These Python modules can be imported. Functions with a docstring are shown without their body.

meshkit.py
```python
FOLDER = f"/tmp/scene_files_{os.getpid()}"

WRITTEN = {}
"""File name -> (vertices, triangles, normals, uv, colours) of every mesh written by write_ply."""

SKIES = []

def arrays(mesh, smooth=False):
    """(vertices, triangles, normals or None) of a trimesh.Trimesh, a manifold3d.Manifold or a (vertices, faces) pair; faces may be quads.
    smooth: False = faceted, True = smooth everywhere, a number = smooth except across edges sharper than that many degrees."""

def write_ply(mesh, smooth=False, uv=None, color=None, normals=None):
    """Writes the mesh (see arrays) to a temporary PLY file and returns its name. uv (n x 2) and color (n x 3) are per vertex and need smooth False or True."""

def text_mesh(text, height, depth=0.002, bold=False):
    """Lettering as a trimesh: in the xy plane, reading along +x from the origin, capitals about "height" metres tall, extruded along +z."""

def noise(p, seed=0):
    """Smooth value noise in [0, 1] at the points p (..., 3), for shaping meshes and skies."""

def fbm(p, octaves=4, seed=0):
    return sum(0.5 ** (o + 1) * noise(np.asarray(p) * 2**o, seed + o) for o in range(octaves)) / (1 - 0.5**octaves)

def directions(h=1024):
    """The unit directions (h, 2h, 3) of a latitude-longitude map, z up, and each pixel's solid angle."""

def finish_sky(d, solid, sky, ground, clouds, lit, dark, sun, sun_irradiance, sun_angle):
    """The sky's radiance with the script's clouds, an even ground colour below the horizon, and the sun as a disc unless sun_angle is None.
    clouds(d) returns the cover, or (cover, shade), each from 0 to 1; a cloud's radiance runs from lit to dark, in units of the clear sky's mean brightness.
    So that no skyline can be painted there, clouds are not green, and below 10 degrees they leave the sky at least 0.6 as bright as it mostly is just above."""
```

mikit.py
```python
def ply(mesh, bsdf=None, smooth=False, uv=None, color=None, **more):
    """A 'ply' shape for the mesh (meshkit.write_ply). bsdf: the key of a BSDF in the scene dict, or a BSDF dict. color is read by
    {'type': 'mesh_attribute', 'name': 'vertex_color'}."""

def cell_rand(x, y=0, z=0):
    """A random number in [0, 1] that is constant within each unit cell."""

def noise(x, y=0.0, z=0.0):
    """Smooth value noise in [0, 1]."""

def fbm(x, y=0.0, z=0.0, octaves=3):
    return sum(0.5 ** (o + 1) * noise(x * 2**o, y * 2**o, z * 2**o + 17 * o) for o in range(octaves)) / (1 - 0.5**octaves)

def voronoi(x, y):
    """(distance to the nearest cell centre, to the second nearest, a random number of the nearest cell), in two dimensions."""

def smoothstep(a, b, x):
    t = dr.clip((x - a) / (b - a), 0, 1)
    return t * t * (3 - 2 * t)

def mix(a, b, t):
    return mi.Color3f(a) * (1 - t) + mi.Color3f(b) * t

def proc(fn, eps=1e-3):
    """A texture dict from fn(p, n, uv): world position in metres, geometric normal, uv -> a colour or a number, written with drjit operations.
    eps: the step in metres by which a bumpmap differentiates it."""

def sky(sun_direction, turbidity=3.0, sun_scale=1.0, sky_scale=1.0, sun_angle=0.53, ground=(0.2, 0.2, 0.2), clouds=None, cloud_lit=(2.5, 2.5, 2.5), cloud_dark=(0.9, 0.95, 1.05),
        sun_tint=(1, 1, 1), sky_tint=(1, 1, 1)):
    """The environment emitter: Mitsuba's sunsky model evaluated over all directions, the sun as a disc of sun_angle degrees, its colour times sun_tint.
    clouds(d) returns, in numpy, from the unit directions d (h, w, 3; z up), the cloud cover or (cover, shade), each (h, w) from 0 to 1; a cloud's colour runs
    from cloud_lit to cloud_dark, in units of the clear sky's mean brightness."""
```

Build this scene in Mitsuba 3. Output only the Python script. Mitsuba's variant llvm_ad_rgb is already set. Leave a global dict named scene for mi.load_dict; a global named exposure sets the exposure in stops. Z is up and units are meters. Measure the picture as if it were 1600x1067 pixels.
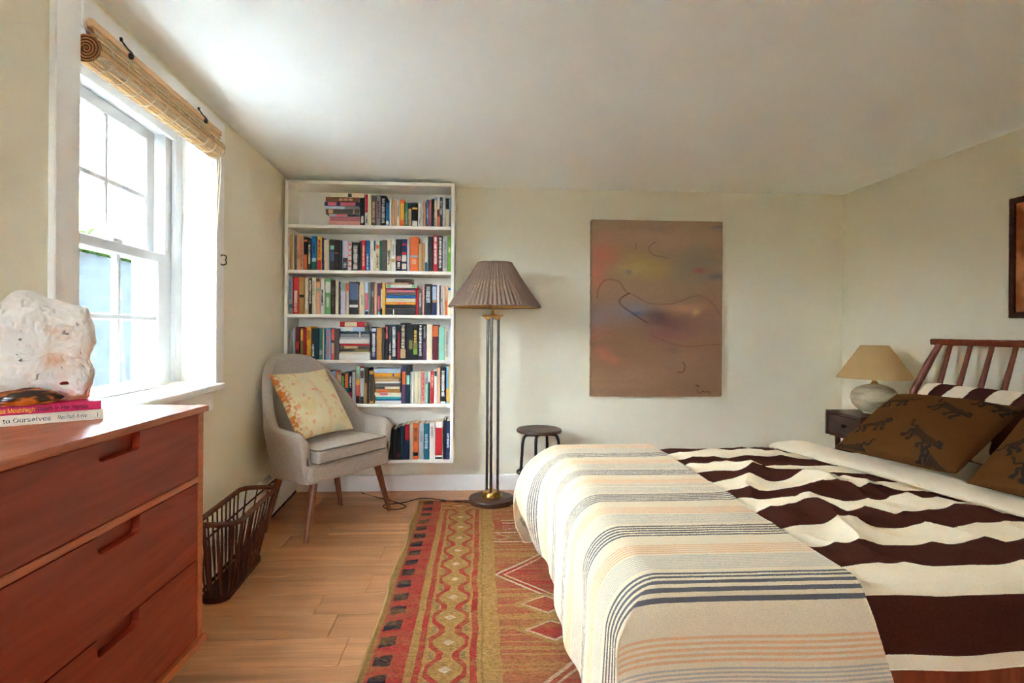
import math, random
import numpy as np, trimesh, mitsuba as mi, drjit as dr, mikit, meshkit
import shapely, shapely.geometry as sg, shapely.affinity as sa
from manifold3d import Manifold

T = mi.ScalarTransform4f
scene, labels = {}, {}

# ------------------------------------------------------------------ camera, sky, exposure
EYE_Z, F_PX, YAW, ROLL = 1.115, 900.0, math.radians(3.18), math.radians(0.35)
fw = np.array([math.sin(YAW), math.cos(YAW), 0.0]); rt = np.array([math.cos(YAW), -math.sin(YAW), 0.0])
up = np.array([0, 0, 1.0]) * math.cos(ROLL) - rt * math.sin(ROLL)
eye = np.array([0.0, 0.0, EYE_Z])
scene['camera'] = {'type': 'perspective', 'fov': 2 * math.degrees(math.atan(800 / F_PX)), 'fov_axis': 'x',
                   'near_clip': 0.01, 'far_clip': 500.0,
                   'principal_point_offset_y': 16.5 / 1067.0,
                   'to_world': T().look_at(origin=eye.tolist(), target=(eye + fw).tolist(), up=up.tolist())}
def overcast(d):
    n = meshkit.fbm(d * 3.0, 3, seed=4)
    return np.ones(d.shape[:2]), 0.25 * n
scene['sky'] = mikit.sky((-0.16, -0.52, 0.84), turbidity=4.0, sun_scale=0.0, sun_tint=(0.84, 1.0, 1.16), sky_scale=1.0, ground=(0.45, 0.45, 0.42),
                         clouds=overcast, cloud_lit=(2.75, 3.3, 3.85), cloud_dark=(2.2, 2.64, 3.08))
exposure = 7.8

# ------------------------------------------------------------------ helpers
def lin(*c):
    c = np.asarray(c[0] if len(c) == 1 else c, float) / 255.0
    return np.where(c <= 0.04045, c / 12.92, ((c + 0.055) / 1.055) ** 2.4)
def rgb(c): return {'type': 'rgb', 'value': [float(x) for x in c]}
def mat(name, base, rough=0.6, spec=0.5, metallic=0.0, bump=None, bump_scale=1.0, **kw):
    b = {'type': 'principled', 'base_color': base if isinstance(base, dict) else rgb(base), 'roughness': rough, 'specular': spec, 'metallic': metallic, **kw}
    if bump is not None: b = {'type': 'bumpmap', 'arbitrary': mikit.proc(bump, eps=0.0015), 'scale': bump_scale, 'bsdf': b}
    scene[name] = {'type': 'twosided', 'bsdf': b}
    return name
def vmat(name, rough=0.7, spec=0.3, **kw):
    return mat(name, {'type': 'mesh_attribute', 'name': 'vertex_color'}, rough, spec, **kw)
def numbered(name):
    if name not in labels and name not in scene and not any(k.startswith(name + '__') for k in scene): return name
    i = 1
    while True:
        k = '%s_%03d' % (name, i)
        if k not in labels and k not in scene: return k
        i += 1
_count = {}
def newkey(name):
    c = _count.get(name, 0); _count[name] = c + 1
    return name if c == 0 else '%s_%03d' % (name, c)
def thing(name, label, cat, group=None):
    k = newkey(name); labels[k] = {'label': label, 'category': cat}
    if group: labels[k]['group'] = group
    return k
def obj(name, mesh, m, parent=None, smooth=30, uv=None, color=None, label=None, kind=None, **kw):
    k = newkey((parent + '__' if parent else '') + name)
    scene[k] = mikit.ply(mesh, m, smooth, uv=uv, color=color, **kw)
    if label or kind:
        labels.setdefault(k, {})
        if label: labels[k]['label'] = label
        if kind: labels[k]['kind'] = kind
    return k
def solo(name, label, cat, mesh, m, group=None, kind=None, **kw):
    k = thing(name, label, cat, group)
    scene[k] = mikit.ply(mesh, m, kw.pop('smooth', 30), **kw)
    if kind: labels[k]['kind'] = kind
    return k
def mixc(a, b, t):
    a, b = (mi.Color3f(*[float(x) for x in q]) if isinstance(q, (np.ndarray, tuple, list)) else q for q in (a, b))
    return a * (1 - t) + b * t
cat_ = trimesh.util.concatenate
def mesh(v, f): return trimesh.Trimesh(np.asarray(v, float), np.asarray(f), process=False)
def box(x0, x1, y0, y1, z0, z1, b=0.0):
    lo, hi = np.array([x0, y0, z0], float), np.array([x1, y1, z1], float)
    b = min(b, 0.45 * (hi - lo).min())
    if b <= 0:
        m = trimesh.creation.box(extents=hi - lo); m.apply_translation((lo + hi) / 2); return m
    pts = []
    for s in np.ndindex(2, 2, 2):
        c = np.where(np.array(s) > 0, hi, lo); d = np.where(np.array(s) > 0, -1, 1) * b
        for k in range(3):
            o = d.copy(); o[k] = 0; pts.append(c + o)
    return trimesh.Trimesh(pts, process=False).convex_hull
def rbox(x0, x1, y0, y1, z0, z1, r, seg=12):
    s = Manifold.sphere(r, seg)
    m = Manifold.batch_hull([s.translate((x, y, z)) for x in (x0 + r, x1 - r) for y in (y0 + r, y1 - r) for z in (z0 + r, z1 - r)])
    q = m.to_mesh(); return mesh(q.vert_properties[:, :3], q.tri_verts)
def grid_faces(n, m, close_u=False, close_v=False):
    a, b = np.meshgrid(np.arange(n if close_u else n - 1), np.arange(m if close_v else m - 1), indexing='ij')
    a2, b2 = (a + 1) % n, (b + 1) % m
    q = np.stack([a * m + b, a2 * m + b, a2 * m + b2, a * m + b2], -1).reshape(-1, 4)
    return np.vstack([q[:, [0, 1, 2]], q[:, [0, 2, 3]]])
def grid(P, close_u=False, close_v=False):
    return mesh(P.reshape(-1, 3), grid_faces(P.shape[0], P.shape[1], close_u, close_v))
def tube(points, radii, sides=12, caps=True, flat=1.0):
    p = np.asarray(points, float); r = np.broadcast_to(np.asarray(radii, float), (len(p),))
    t = np.gradient(p, axis=0); t /= np.linalg.norm(t, axis=1, keepdims=True)
    ref = np.array([0, 0, 1.0]) if abs(t[:, 2]).mean() < 0.8 else np.array([1.0, 0, 0])
    a = np.cross(t, ref); a /= np.linalg.norm(a, axis=1, keepdims=True); b = np.cross(t, a)
    an = np.arange(sides) * 2 * np.pi / sides
    P = p[:, None] + r[:, None, None] * (np.cos(an)[None, :, None] * a[:, None] + flat * np.sin(an)[None, :, None] * b[:, None])
    m = grid(P, close_v=True)
    if not caps: return m
    n = len(p); v = np.vstack([m.vertices, p[0], p[-1]]); i = np.arange(sides)
    f = np.vstack([m.faces, np.stack([np.full(sides, n * sides), (i + 1) % sides, i], 1)[:, ::-1], np.stack([np.full(sides, n * sides + 1), (n - 1) * sides + (i + 1) % sides, (n - 1) * sides + i], 1)])
    return mesh(v, f)
def spline(pts, n=40):
    from scipy.interpolate import CubicSpline
    pts = np.asarray(pts, float); d = np.r_[0, np.cumsum(np.linalg.norm(np.diff(pts, axis=0), axis=1))]
    return CubicSpline(d, pts)(np.linspace(0, d[-1], n))
def lathe(profile, n=64, loc=(0, 0, 0)):
    pr = np.asarray(profile, float); an = np.arange(n) * 2 * np.pi / n
    P = np.stack([pr[:, 0][:, None] * np.cos(an), pr[:, 0][:, None] * np.sin(an), np.repeat(pr[:, 1][:, None], n, 1)], -1) + np.asarray(loc)
    return grid(P, close_v=True)
def xf(m, M):
    m = m.copy(); m.apply_transform(M); return m
def frame_matrix(o, ex, ey, ez):
    M = np.eye(4); M[:3, 0], M[:3, 1], M[:3, 2], M[:3, 3] = ex, ey, ez, o; return M
def sms(a, b, x):
    t = np.clip((x - a) / (b - a), 0, 1); return t * t * (3 - 2 * t)

# left wall frame: local x = into the room, local y = along the wall (equal to the room's Y at the far corner), z up
LD, LN = np.array([-0.0558, 0.99844, 0]), np.array([0.99844, 0.0558, 0])
ML = frame_matrix(np.array([-1.30, 4.05, 0]) - 4.05 * LD, LN, LD, [0, 0, 1.0])
def LW(m): return xf(m, ML)

# ------------------------------------------------------------------ materials
mat('wall_paint', (0.82, 0.778, 0.60), 0.75, 0.25, bump=lambda p, n, uv: mikit.fbm(p.x * 60 + p.y * 31, p.y * 60, p.z * 60, 2), bump_scale=0.0006)
mat('ceiling_paint', (0.85, 0.88, 0.835), 0.8, 0.2)
mat('trim_paint', (0.86, 0.85, 0.80), 0.4, 0.5)
mat('shelf_paint', (0.90, 0.86, 0.76), 0.45, 0.45)
mat('sash_paint', (0.56, 0.57, 0.57), 0.35, 0.5)
scene['pane_glass'] = {'type': 'thindielectric', 'int_ior': 1.5}
def wood_fn(c0, c1, axis='y', scale=1.0, knots=0.0):
    def fn(p, n, uv):
        a = {'x': (p.x, p.y, p.z), 'y': (p.y, p.x, p.z), 'z': (p.z, p.x, p.y)}[axis]
        w = mikit.noise(a[0] * 2.2, a[1] * 9, a[2] * 9)
        g = mikit.noise(a[0] * 6 * scale, (a[1] + 0.05 * w) * 130 * scale, (a[2] + 0.07 * w) * 130 * scale)
        h = mikit.fbm(a[0] * 1.5 * scale, a[1] * 22 * scale + 3 * w, a[2] * 22 * scale + 3 * w, 3)
        return mixc(c0, c1, dr.clip(0.62 * h + 0.38 * g, 0, 1))
    return mikit.proc(fn)
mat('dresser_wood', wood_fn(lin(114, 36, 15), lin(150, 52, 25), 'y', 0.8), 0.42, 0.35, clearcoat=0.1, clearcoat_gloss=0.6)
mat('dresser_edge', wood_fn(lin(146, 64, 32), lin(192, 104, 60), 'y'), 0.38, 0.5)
mat('bed_wood', wood_fn(lin(82, 30, 14), lin(142, 66, 36), 'z'), 0.35, 0.5, clearcoat=0.3)
mat('leg_wood', wood_fn(lin(84, 38, 20), lin(140, 76, 46), 'z'), 0.35, 0.5)
mat('basket_wood', wood_fn(lin(48, 20, 11), lin(104, 52, 30), 'z'), 0.35, 0.5, clearcoat=0.3)
mat('dark_wood', wood_fn(lin(38, 17, 11), lin(70, 34, 23), 'y'), 0.35, 0.5)
mat('stool_wood', wood_fn(lin(48, 28, 20), lin(88, 56, 42), 'x'), 0.4, 0.5)
def floor_fn(p, n, uv):
    row = dr.floor((p.y + 8.0) / 0.1775)
    sh = mikit.cell_rand(row, 3, 5) * 1.22
    col = dr.floor((p.x + 10 + sh) / 1.22)
    r1, r2 = mikit.cell_rand(row, col, 1), mikit.cell_rand(row, col, 2)
    w = mikit.noise(p.x * 2.5 + 19 * r1, p.y * 14, r2 * 50)
    g = mikit.noise(p.x * 7 + 31 * r2, (p.y + 0.03 * w) * 190, r1 * 90)
    h = mikit.fbm(p.x * 1.3 + 7 * r1, p.y * 24 + 2.5 * w, r2 * 40, 4)
    c = mixc(lin(154, 98, 60), lin(216, 158, 108), dr.clip(0.6 * h + 0.25 * g + 0.15, 0, 1))
    kn = mikit.smoothstep(0.74, 0.92, mikit.noise(p.x * 2.1 + 40 * r1, p.y * 17, r2 * 30))
    c = c * (1 - 0.28 * kn)
    return c * (0.86 + 0.22 * r1)
mat('floor_oak', mikit.proc(floor_fn), 0.38, 0.45)
vmat('print_paper', 0.55, 0.35)
mat('page_paper', lin(222, 205, 170), 0.8, 0.2)
vmat('painted_cloth', 0.85, 0.15)
vmat('rock_skin', 0.6, 0.3)
vmat('bamboo', 0.5, 0.4)
mat('brass', lin(200, 150, 75), 0.25, 0.5, 1.0)
mat('gunmetal', lin(112, 106, 100), 0.32, 0.5, 1.0)
mat('black_metal', lin(28, 26, 26), 0.4, 0.5, 0.3)
mat('chair_cloth', mikit.proc(lambda p, n, uv: mixc(lin(156, 142, 127), lin(202, 188, 172), 0.5 * mikit.noise(p.x * 420, p.y * 420, p.z * 90) + 0.5 * mikit.noise(p.x * 110 + p.y * 90, p.y * 60, p.z * 620))), 0.9, 0.15, sheen=0.3)
mat('piping_cloth', lin(110, 96, 84), 0.9, 0.1)
mat('white_cotton', lin(230, 214, 184), 0.9, 0.1, sheen=0.2)
mat('cord_white', lin(222, 212, 196), 0.8, 0.2)
mat('cord_black', lin(24, 20, 18), 0.6, 0.3)
mat('cream_ceramic', mikit.proc(lambda p, n, uv: mixc(lin(196, 182, 146), lin(156, 142, 112), mikit.smoothstep(0.35, 0.8, mikit.fbm(p.x * 14, p.y * 14, p.z * 40, 3)))), 0.45, 0.4)
mat('shade_linen', lin(198, 162, 108), 0.9, 0.1)
mat('shade_taupe', lin(138, 114, 98), 0.9, 0.1)
mat('shade_lining', lin(214, 180, 120), 0.8, 0.2)
mat('iron_dark', lin(40, 36, 34), 0.5, 0.5, 0.5)

# ------------------------------------------------------------------ the room
XR, YB, YF, ZC = 2.63, 4.05, -1.7, 2.118
def wall_x(y): return -1.30 + 0.0559 * (4.05 - y)
S = 'structure'
def plank_floor():
    k = obj('floor', box(-1.75, XR + 0.1, YF - 0.1, YB + 0.1, -0.12, -0.012), 'floor_oak', kind=S)
    w, L = 0.1775, 1.22
    for r in range(int((YF + 8) / w), int((YB + 8) / w) + 1):
        y0, y1 = r * w - 8, (r + 1) * w - 8
        # stagger of the joints: the same hash as in floor_fn
        h = (np.uint64(r + 1000000) * np.uint64(374761393) + np.uint64(1000003) * np.uint64(668265263) + np.uint64(1000005) * np.uint64(2147483647)) & np.uint64(0xFFFFFFFF)
        h = ((h ^ (h >> np.uint64(13))) * np.uint64(1274126177)) & np.uint64(0xFFFFFFFF)
        sh = float((h ^ (h >> np.uint64(16))) & np.uint64(0xFFFFFF)) / 16777215.0 * 1.22
        y0c, y1c = max(y0, YF), min(y1, YB)
        if y1c - y0c < 0.02: continue
        xl = wall_x((y0c + y1c) / 2) - 0.02
        c = math.floor((xl + 10 + sh) / L)
        while c * L - 10 - sh < XR:
            a, b = max(c * L - 10 - sh, xl), min((c + 1) * L - 10 - sh, XR); c += 1
            if b - a < 0.02: continue
            obj('plank', box(a + 0.0006, b - 0.0006, y0c + 0.0007, y1c - 0.0007, -0.012, 0, 0.0024), 'floor_oak', k, smooth=False)
plank_floor()
obj('ceiling', box(-1.75, XR + 0.3, YF - 0.3, YB + 0.3, ZC, ZC + 0.15), 'ceiling_paint', kind=S)
obj('wall_back', box(-1.75, XR + 0.3, YB, YB + 0.25, -0.12, ZC + 0.1), 'wall_paint', kind=S, smooth=False)
obj('wall_right', box(XR, XR + 0.25, YF - 0.3, YB + 0.25, -0.12, ZC + 0.1), 'wall_paint', kind=S, smooth=False)
FW0, FW1, FZ0, FZ1 = -0.55, -0.05, 1.05, 1.95        # window added for fill light, in the unseen wall behind the camera
wf = trimesh.boolean.difference([box(-1.75, XR + 0.3, YF - 0.25, YF, -0.12, ZC + 0.1), box(FW0, FW1, YF - 0.4, YF + 0.2, FZ0, FZ1)], engine='manifold')
obj('wall_front', wf, 'wall_paint', kind=S, smooth=False)
WY0, WY1, WZ0, WZ1 = 1.72, 2.70, 0.866, 1.985
wl = trimesh.boolean.difference([box(-0.29, 0, YF - 0.6, 4.30, -0.12, ZC + 0.1), box(-0.6, 0.2, WY0 - 0.015, WY1 + 0.015, WZ0 - 0.03, WZ1 + 0.015)], engine='manifold')
obj('wall_left', LW(wl), 'wall_paint', kind=S, smooth=False)
# skirting on the back wall, with a small rounded top
def skirting(x0, x1, y, h, t):
    pr = sg.Polygon([(0, 0), (t, 0), (t, h - 0.012), (t - 0.003, h - 0.004), (t - 0.008, h), (0, h)])
    m = trimesh.creation.extrude_polygon(pr, x1 - x0, engine='earcut')     # profile in xy, length in z
    return xf(m, frame_matrix([x0, y, 0], [0, -1, 0], [0, 0, 1], [1, 0, 0]))
obj('baseboard_back', skirting(-1.29, XR, YB, 0.108, 0.016), 'trim_paint', kind=S)
mb = xf(skirting(YF, YB, 0, 0.108, 0.016), np.array([[0, 1.0, 0, XR], [1, 0, 0, 0], [0, 0, 1, 0], [0, 0, 0, 1]])); 
obj('baseboard_right', mb, 'trim_paint', kind=S)

# ------------------------------------------------------------------ window in the left wall
w1 = 'window_1'; labels[w1] = {'kind': S}; _count[w1] = 1
def wp(name, m, mt='sash_paint', parent=w1, **kw): return obj(name, LW(m), mt, parent, smooth=kw.pop('smooth', False), **kw)
wp('casing', box(0, 0.02, 1.612, 1.718, 0.866, 2.085, 0.003), 'trim_paint')
wp('casing', box(0, 0.02, 2.702, 2.792, 0.866, 2.085, 0.003), 'trim_paint')
wp('casing', box(0, 0.022, 1.718, 2.702, 1.985, 2.085, 0.003), 'trim_paint')
wp('jamb', box(-0.16, 0.001, 1.705, 1.72, 0.866, 2.0), 'trim_paint')
wp('jamb', box(-0.16, 0.001, 2.70, 2.715, 0.866, 2.0), 'trim_paint')
wp('jamb', box(-0.16, 0.001, 1.705, 2.715, 1.985, 2.0), 'trim_paint')
sill_m = trimesh.boolean.union([box(-0.20, 0.02, 1.706, 2.714, 0.836, 0.866), box(0.0, 0.045, 1.585, 2.755, 0.836, 0.866, 0.005)], engine='manifold')
wp('sill', sill_m, 'trim_paint')
wp('apron', box(0, 0.018, 1.66, 2.683, 0.748, 0.836, 0.003), 'trim_paint')
wp('frame', box(-0.27, -0.15, 2.588, 2.714, 0.84, 1.999)); wp('frame', box(-0.27, -0.15, 1.706, 1.878, 0.84, 1.999)); wp('frame', box(-0.27, -0.15, 1.878, 2.588, 1.958, 1.999)); wp('frame', box(-0.27, -0.15, 1.878, 2.588, 0.84, 0.862))
wp('stop_bead', box(-0.15, -0.128, 2.64, 2.70, 0.866, 1.985, 0.003)); wp('stop_bead', box(-0.15, -0.128, 1.72, 1.80, 0.866, 1.985, 0.003)); wp('stop_bead', box(-0.15, -0.128, 1.80, 2.64, 1.95, 1.985, 0.003))
wp('outer_jamb', box(-0.292, -0.265, 2.60, 2.716, 0.80, 2.05)); wp('outer_jamb', box(-0.292, -0.265, 1.704, 1.865, 0.80, 2.05)); wp('outer_sill', box(-0.34, -0.26, 1.70, 2.72, 0.80, 0.848))
def sash(name, x0, x1, gy0, gy1, gz0, gz1, y0, y1, z0, z1, vm, hm):
    s = newkey(w1 + '__' + name)
    parts = [box(x0, x1, y0, gy0, z0, z1, 0.004), box(x0, x1, gy1, y1, z0, z1, 0.004), box(x0, x1, gy0 - 0.004, gy1 + 0.004, z0, gz0, 0.004), box(x0, x1, gy0 - 0.004, gy1 + 0.004, gz1, z1, 0.004)]
    scene[s] = mikit.ply(LW(cat_(parts)), 'sash_paint', False)
    xm = (x0 + x1) / 2
    obj('muntin', LW(box(xm - 0.012, xm + 0.014, vm - 0.012, vm + 0.012, gz0, gz1, 0.005)), 'sash_paint', s, smooth=False)
    obj('muntin', LW(box(xm - 0.012, xm + 0.014, gy0, gy1, hm - 0.012, hm + 0.012, 0.005)), 'sash_paint', s, smooth=False)
    for a, b in ((gy0, vm - 0.006), (vm + 0.006, gy1)):
        for c, d in ((gz0, hm - 0.006), (hm + 0.006, gz1)):
            obj('pane', LW(mesh([[xm, a, c], [xm, b, c], [xm, b, d], [xm, a, d]], [[0, 1, 2], [0, 2, 3]])), 'pane_glass', s, smooth=False)
    return s
ls = sash('lower_sash', -0.182, -0.145, 1.945, 2.518, 0.907, 1.394, 1.88, 2.586, 0.864, 1.436, 2.238, 1.158)
us = sash('upper_sash', -0.225, -0.188, 1.945, 2.508, 1.444, 1.908, 1.88, 2.576, 1.398, 1.957, 2.232, 1.667)
obj('sash_lift', LW(rbox(-0.146, -0.128, 2.02, 2.12, 0.878, 0.893, 0.006)), 'sash_paint', ls)
obj('sash_lock', LW(rbox(-0.178, -0.150, 2.20, 2.27, 1.432, 1.452, 0.007)), 'sash_paint', ls)
solo('sensor_plate', 'small rounded pale grey plate stuck to the lower right window pane', 'plate', LW(rbox(-0.164, -0.150, 2.420, 2.480, 0.935, 1.02, 0.0065)), mat('pale_grey', lin(226, 230, 226), 0.5))
# window added behind the camera to brighten the room, same make
w2 = 'window_2'; labels[w2] = {'kind': S}; _count[w2] = 1
obj('frame', cat_([box(FW0, FW0 + 0.06, YF - 0.2, YF + 0.01, FZ0, FZ1), box(FW1 - 0.06, FW1, YF - 0.2, YF + 0.01, FZ0, FZ1), box(FW0, FW1, YF - 0.2, YF + 0.01, FZ1 - 0.06, FZ1), box(FW0, FW1, YF - 0.2, YF + 0.01, FZ0, FZ0 + 0.05), box(FW0, FW1, YF - 0.14, YF - 0.1, 1.36, 1.40)]), 'sash_paint', w2, smooth=False)
obj('pane', mesh([[FW0, YF - 0.12, FZ0], [FW1, YF - 0.12, FZ0], [FW1, YF - 0.12, FZ1], [FW0, YF - 0.12, FZ1]], [[0, 1, 2], [0, 2, 3]]), 'pane_glass', w2, smooth=False)

# ------------------------------------------------------------------ outside
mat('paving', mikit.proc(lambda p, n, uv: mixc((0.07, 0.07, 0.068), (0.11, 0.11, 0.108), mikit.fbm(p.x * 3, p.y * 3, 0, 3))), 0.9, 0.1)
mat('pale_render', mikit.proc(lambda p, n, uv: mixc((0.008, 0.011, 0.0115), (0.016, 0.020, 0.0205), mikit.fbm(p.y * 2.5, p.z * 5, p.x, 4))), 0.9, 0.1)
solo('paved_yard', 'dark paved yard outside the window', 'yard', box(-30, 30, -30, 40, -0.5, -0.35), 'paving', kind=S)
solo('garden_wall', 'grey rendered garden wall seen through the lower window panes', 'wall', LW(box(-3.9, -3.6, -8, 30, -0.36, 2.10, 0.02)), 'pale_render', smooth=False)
scene['leaf_green'] = {'type': 'principledthin', 'base_color': rgb(lin(36, 56, 20)), 'roughness': 0.6, 'diff_trans': 0.7, 'spec_trans': 0.0}
def leaves(rng, n, cen, size):
    d = rng.normal(size=(n, 3)); d /= np.linalg.norm(d, axis=1, keepdims=True)
    a = np.cross(d, rng.normal(size=(n, 3))); a /= np.linalg.norm(a, axis=1, keepdims=True)
    s = size * (0.6 + 0.8 * rng.random((n, 1)))
    v = np.stack([cen - d * s, cen + a * s * 0.4, cen + d * s, cen - a * s * 0.4], 1).reshape(-1, 3)
    f = np.concatenate([[[0, 1, 2], [0, 2, 3]]] * n) + np.repeat(np.arange(n) * 4, 2)[:, None]
    return mesh(v, f)
rng = np.random.default_rng(5)
n = 16000
c = np.stack([-3.75 + 0.16 * rng.normal(size=n), rng.uniform(2, 16, n), 2.12 + 0.11 * np.abs(rng.normal(size=n)) ], 1)
solo('clipped_hedge', 'low green hedge along the top of the garden wall outside', 'hedge', LW(leaves(rng, n, c, 0.045)), 'leaf_green', smooth=False)

# ------------------------------------------------------------------ rolled bamboo blind
bl = thing('bamboo_blind', 'rolled-up woven bamboo blind hanging at the top of the window', 'blind')
rng = np.random.default_rng(11)
def bamboo_tube(y0, y1, r0, cx, cz, n=46, segs=48):
    ys = np.linspace(y0, y1, segs); V, C = [], []; F = []
    tone = 0.55 + 0.55 * rng.random(n)
    for k in range(n):
        a0, a1 = 2 * np.pi * k / n, 2 * np.pi * (k + 1) / n
        am = (a0 + a1) / 2; rr = r0 * (1 + 0.02 * rng.normal())
        pts = np.array([[np.cos(a0) * rr * 0.94, np.sin(a0) * rr * 0.94], [np.cos(am) * rr * 1.03, np.sin(am) * rr * 1.03], [np.cos(a1) * rr * 0.94, np.sin(a1) * rr * 0.94]])
        P = np.zeros((segs, 3, 3)); P[:, :, 0] = cx + pts[:, 0]; P[:, :, 2] = cz + pts[:, 1]; P[:, :, 1] = ys[:, None]
        sc = tone[k] * (0.92 + 0.16 * rng.random((segs, 1)))
        node = (rng.random((segs, 1)) < 0.03) * 0.45
        col = lin(232, 200, 150)[None] * (sc * (1 - node))
        F.append(grid_faces(segs, 3) + len(V) * segs * 3); V.append(P.reshape(-1, 3)); C.append(np.repeat(col, 3, 0))
    return mesh(np.vstack(V), np.vstack(F)), np.clip(np.vstack(C), 0, 1)
m, c = bamboo_tube(1.735, 2.685, 0.042, 0.022, 1.930)
scene[bl + '__roll'] = mikit.ply(LW(m), 'bamboo', False, color=c)
def spiral_end(y, flip):
    rr = np.linspace(0.0005, 0.0415, 60); an = np.linspace(0, 2 * np.pi, 73)[:-1]
    R, A = np.meshgrid(rr, an, indexing='ij')
    d = 0.0025 * np.sin(2 * np.pi * (R / 0.0085 - A / (2 * np.pi)))
    P = np.stack([0.022 + R * np.cos(A), y + flip * (d - 0.001), 1.930 + R * np.sin(A)], -1)
    t = (0.5 + 0.5 * np.sin(2 * np.pi * (R / 0.0085 - A / (2 * np.pi)))) * (0.6 + 0.8 * rng.random(R.shape))
    col = lin(60, 28, 12) + np.clip(t, 0, 1)[..., None] * (lin(206, 140, 84) - lin(60, 28, 12))
    return grid(P, close_v=True), np.clip(col.reshape(-1, 3), 0, 1)
for y, fl in ((1.736, -1), (2.684, 1)):
    m, c = spiral_end(y, fl); obj('roll_end', LW(m), 'bamboo', bl, smooth=False, color=c, label='brown spiral end of the roll')
mat('bamboo_rail', wood_fn(lin(206, 164, 112), lin(234, 198, 148), 'y'), 0.45)
obj('head_rail', LW(rbox(0.022, 0.042, 1.735, 2.70, 1.994, 2.019, 0.006)), 'bamboo_rail', bl)
m, c = bamboo_tube(1.74, 2.685, 0.012, 0.030, 1.982, 10); obj('slat_apron', LW(m), 'bamboo', bl, smooth=False, color=c)
for y in np.linspace(1.80, 2.66, 11):
    an = np.linspace(0, 2 * np.pi, 33)[:-1]
    P = [tube(np.stack([0.022 + 0.0438 * np.cos(an), np.full(32, y) + 0.004 * np.sin(3 * an + y * 9), 1.930 + 0.0438 * np.sin(an)], 1), 0.0013, 6, False)]
    obj('twine', LW(P[0]), 'cord_white', bl)
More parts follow.
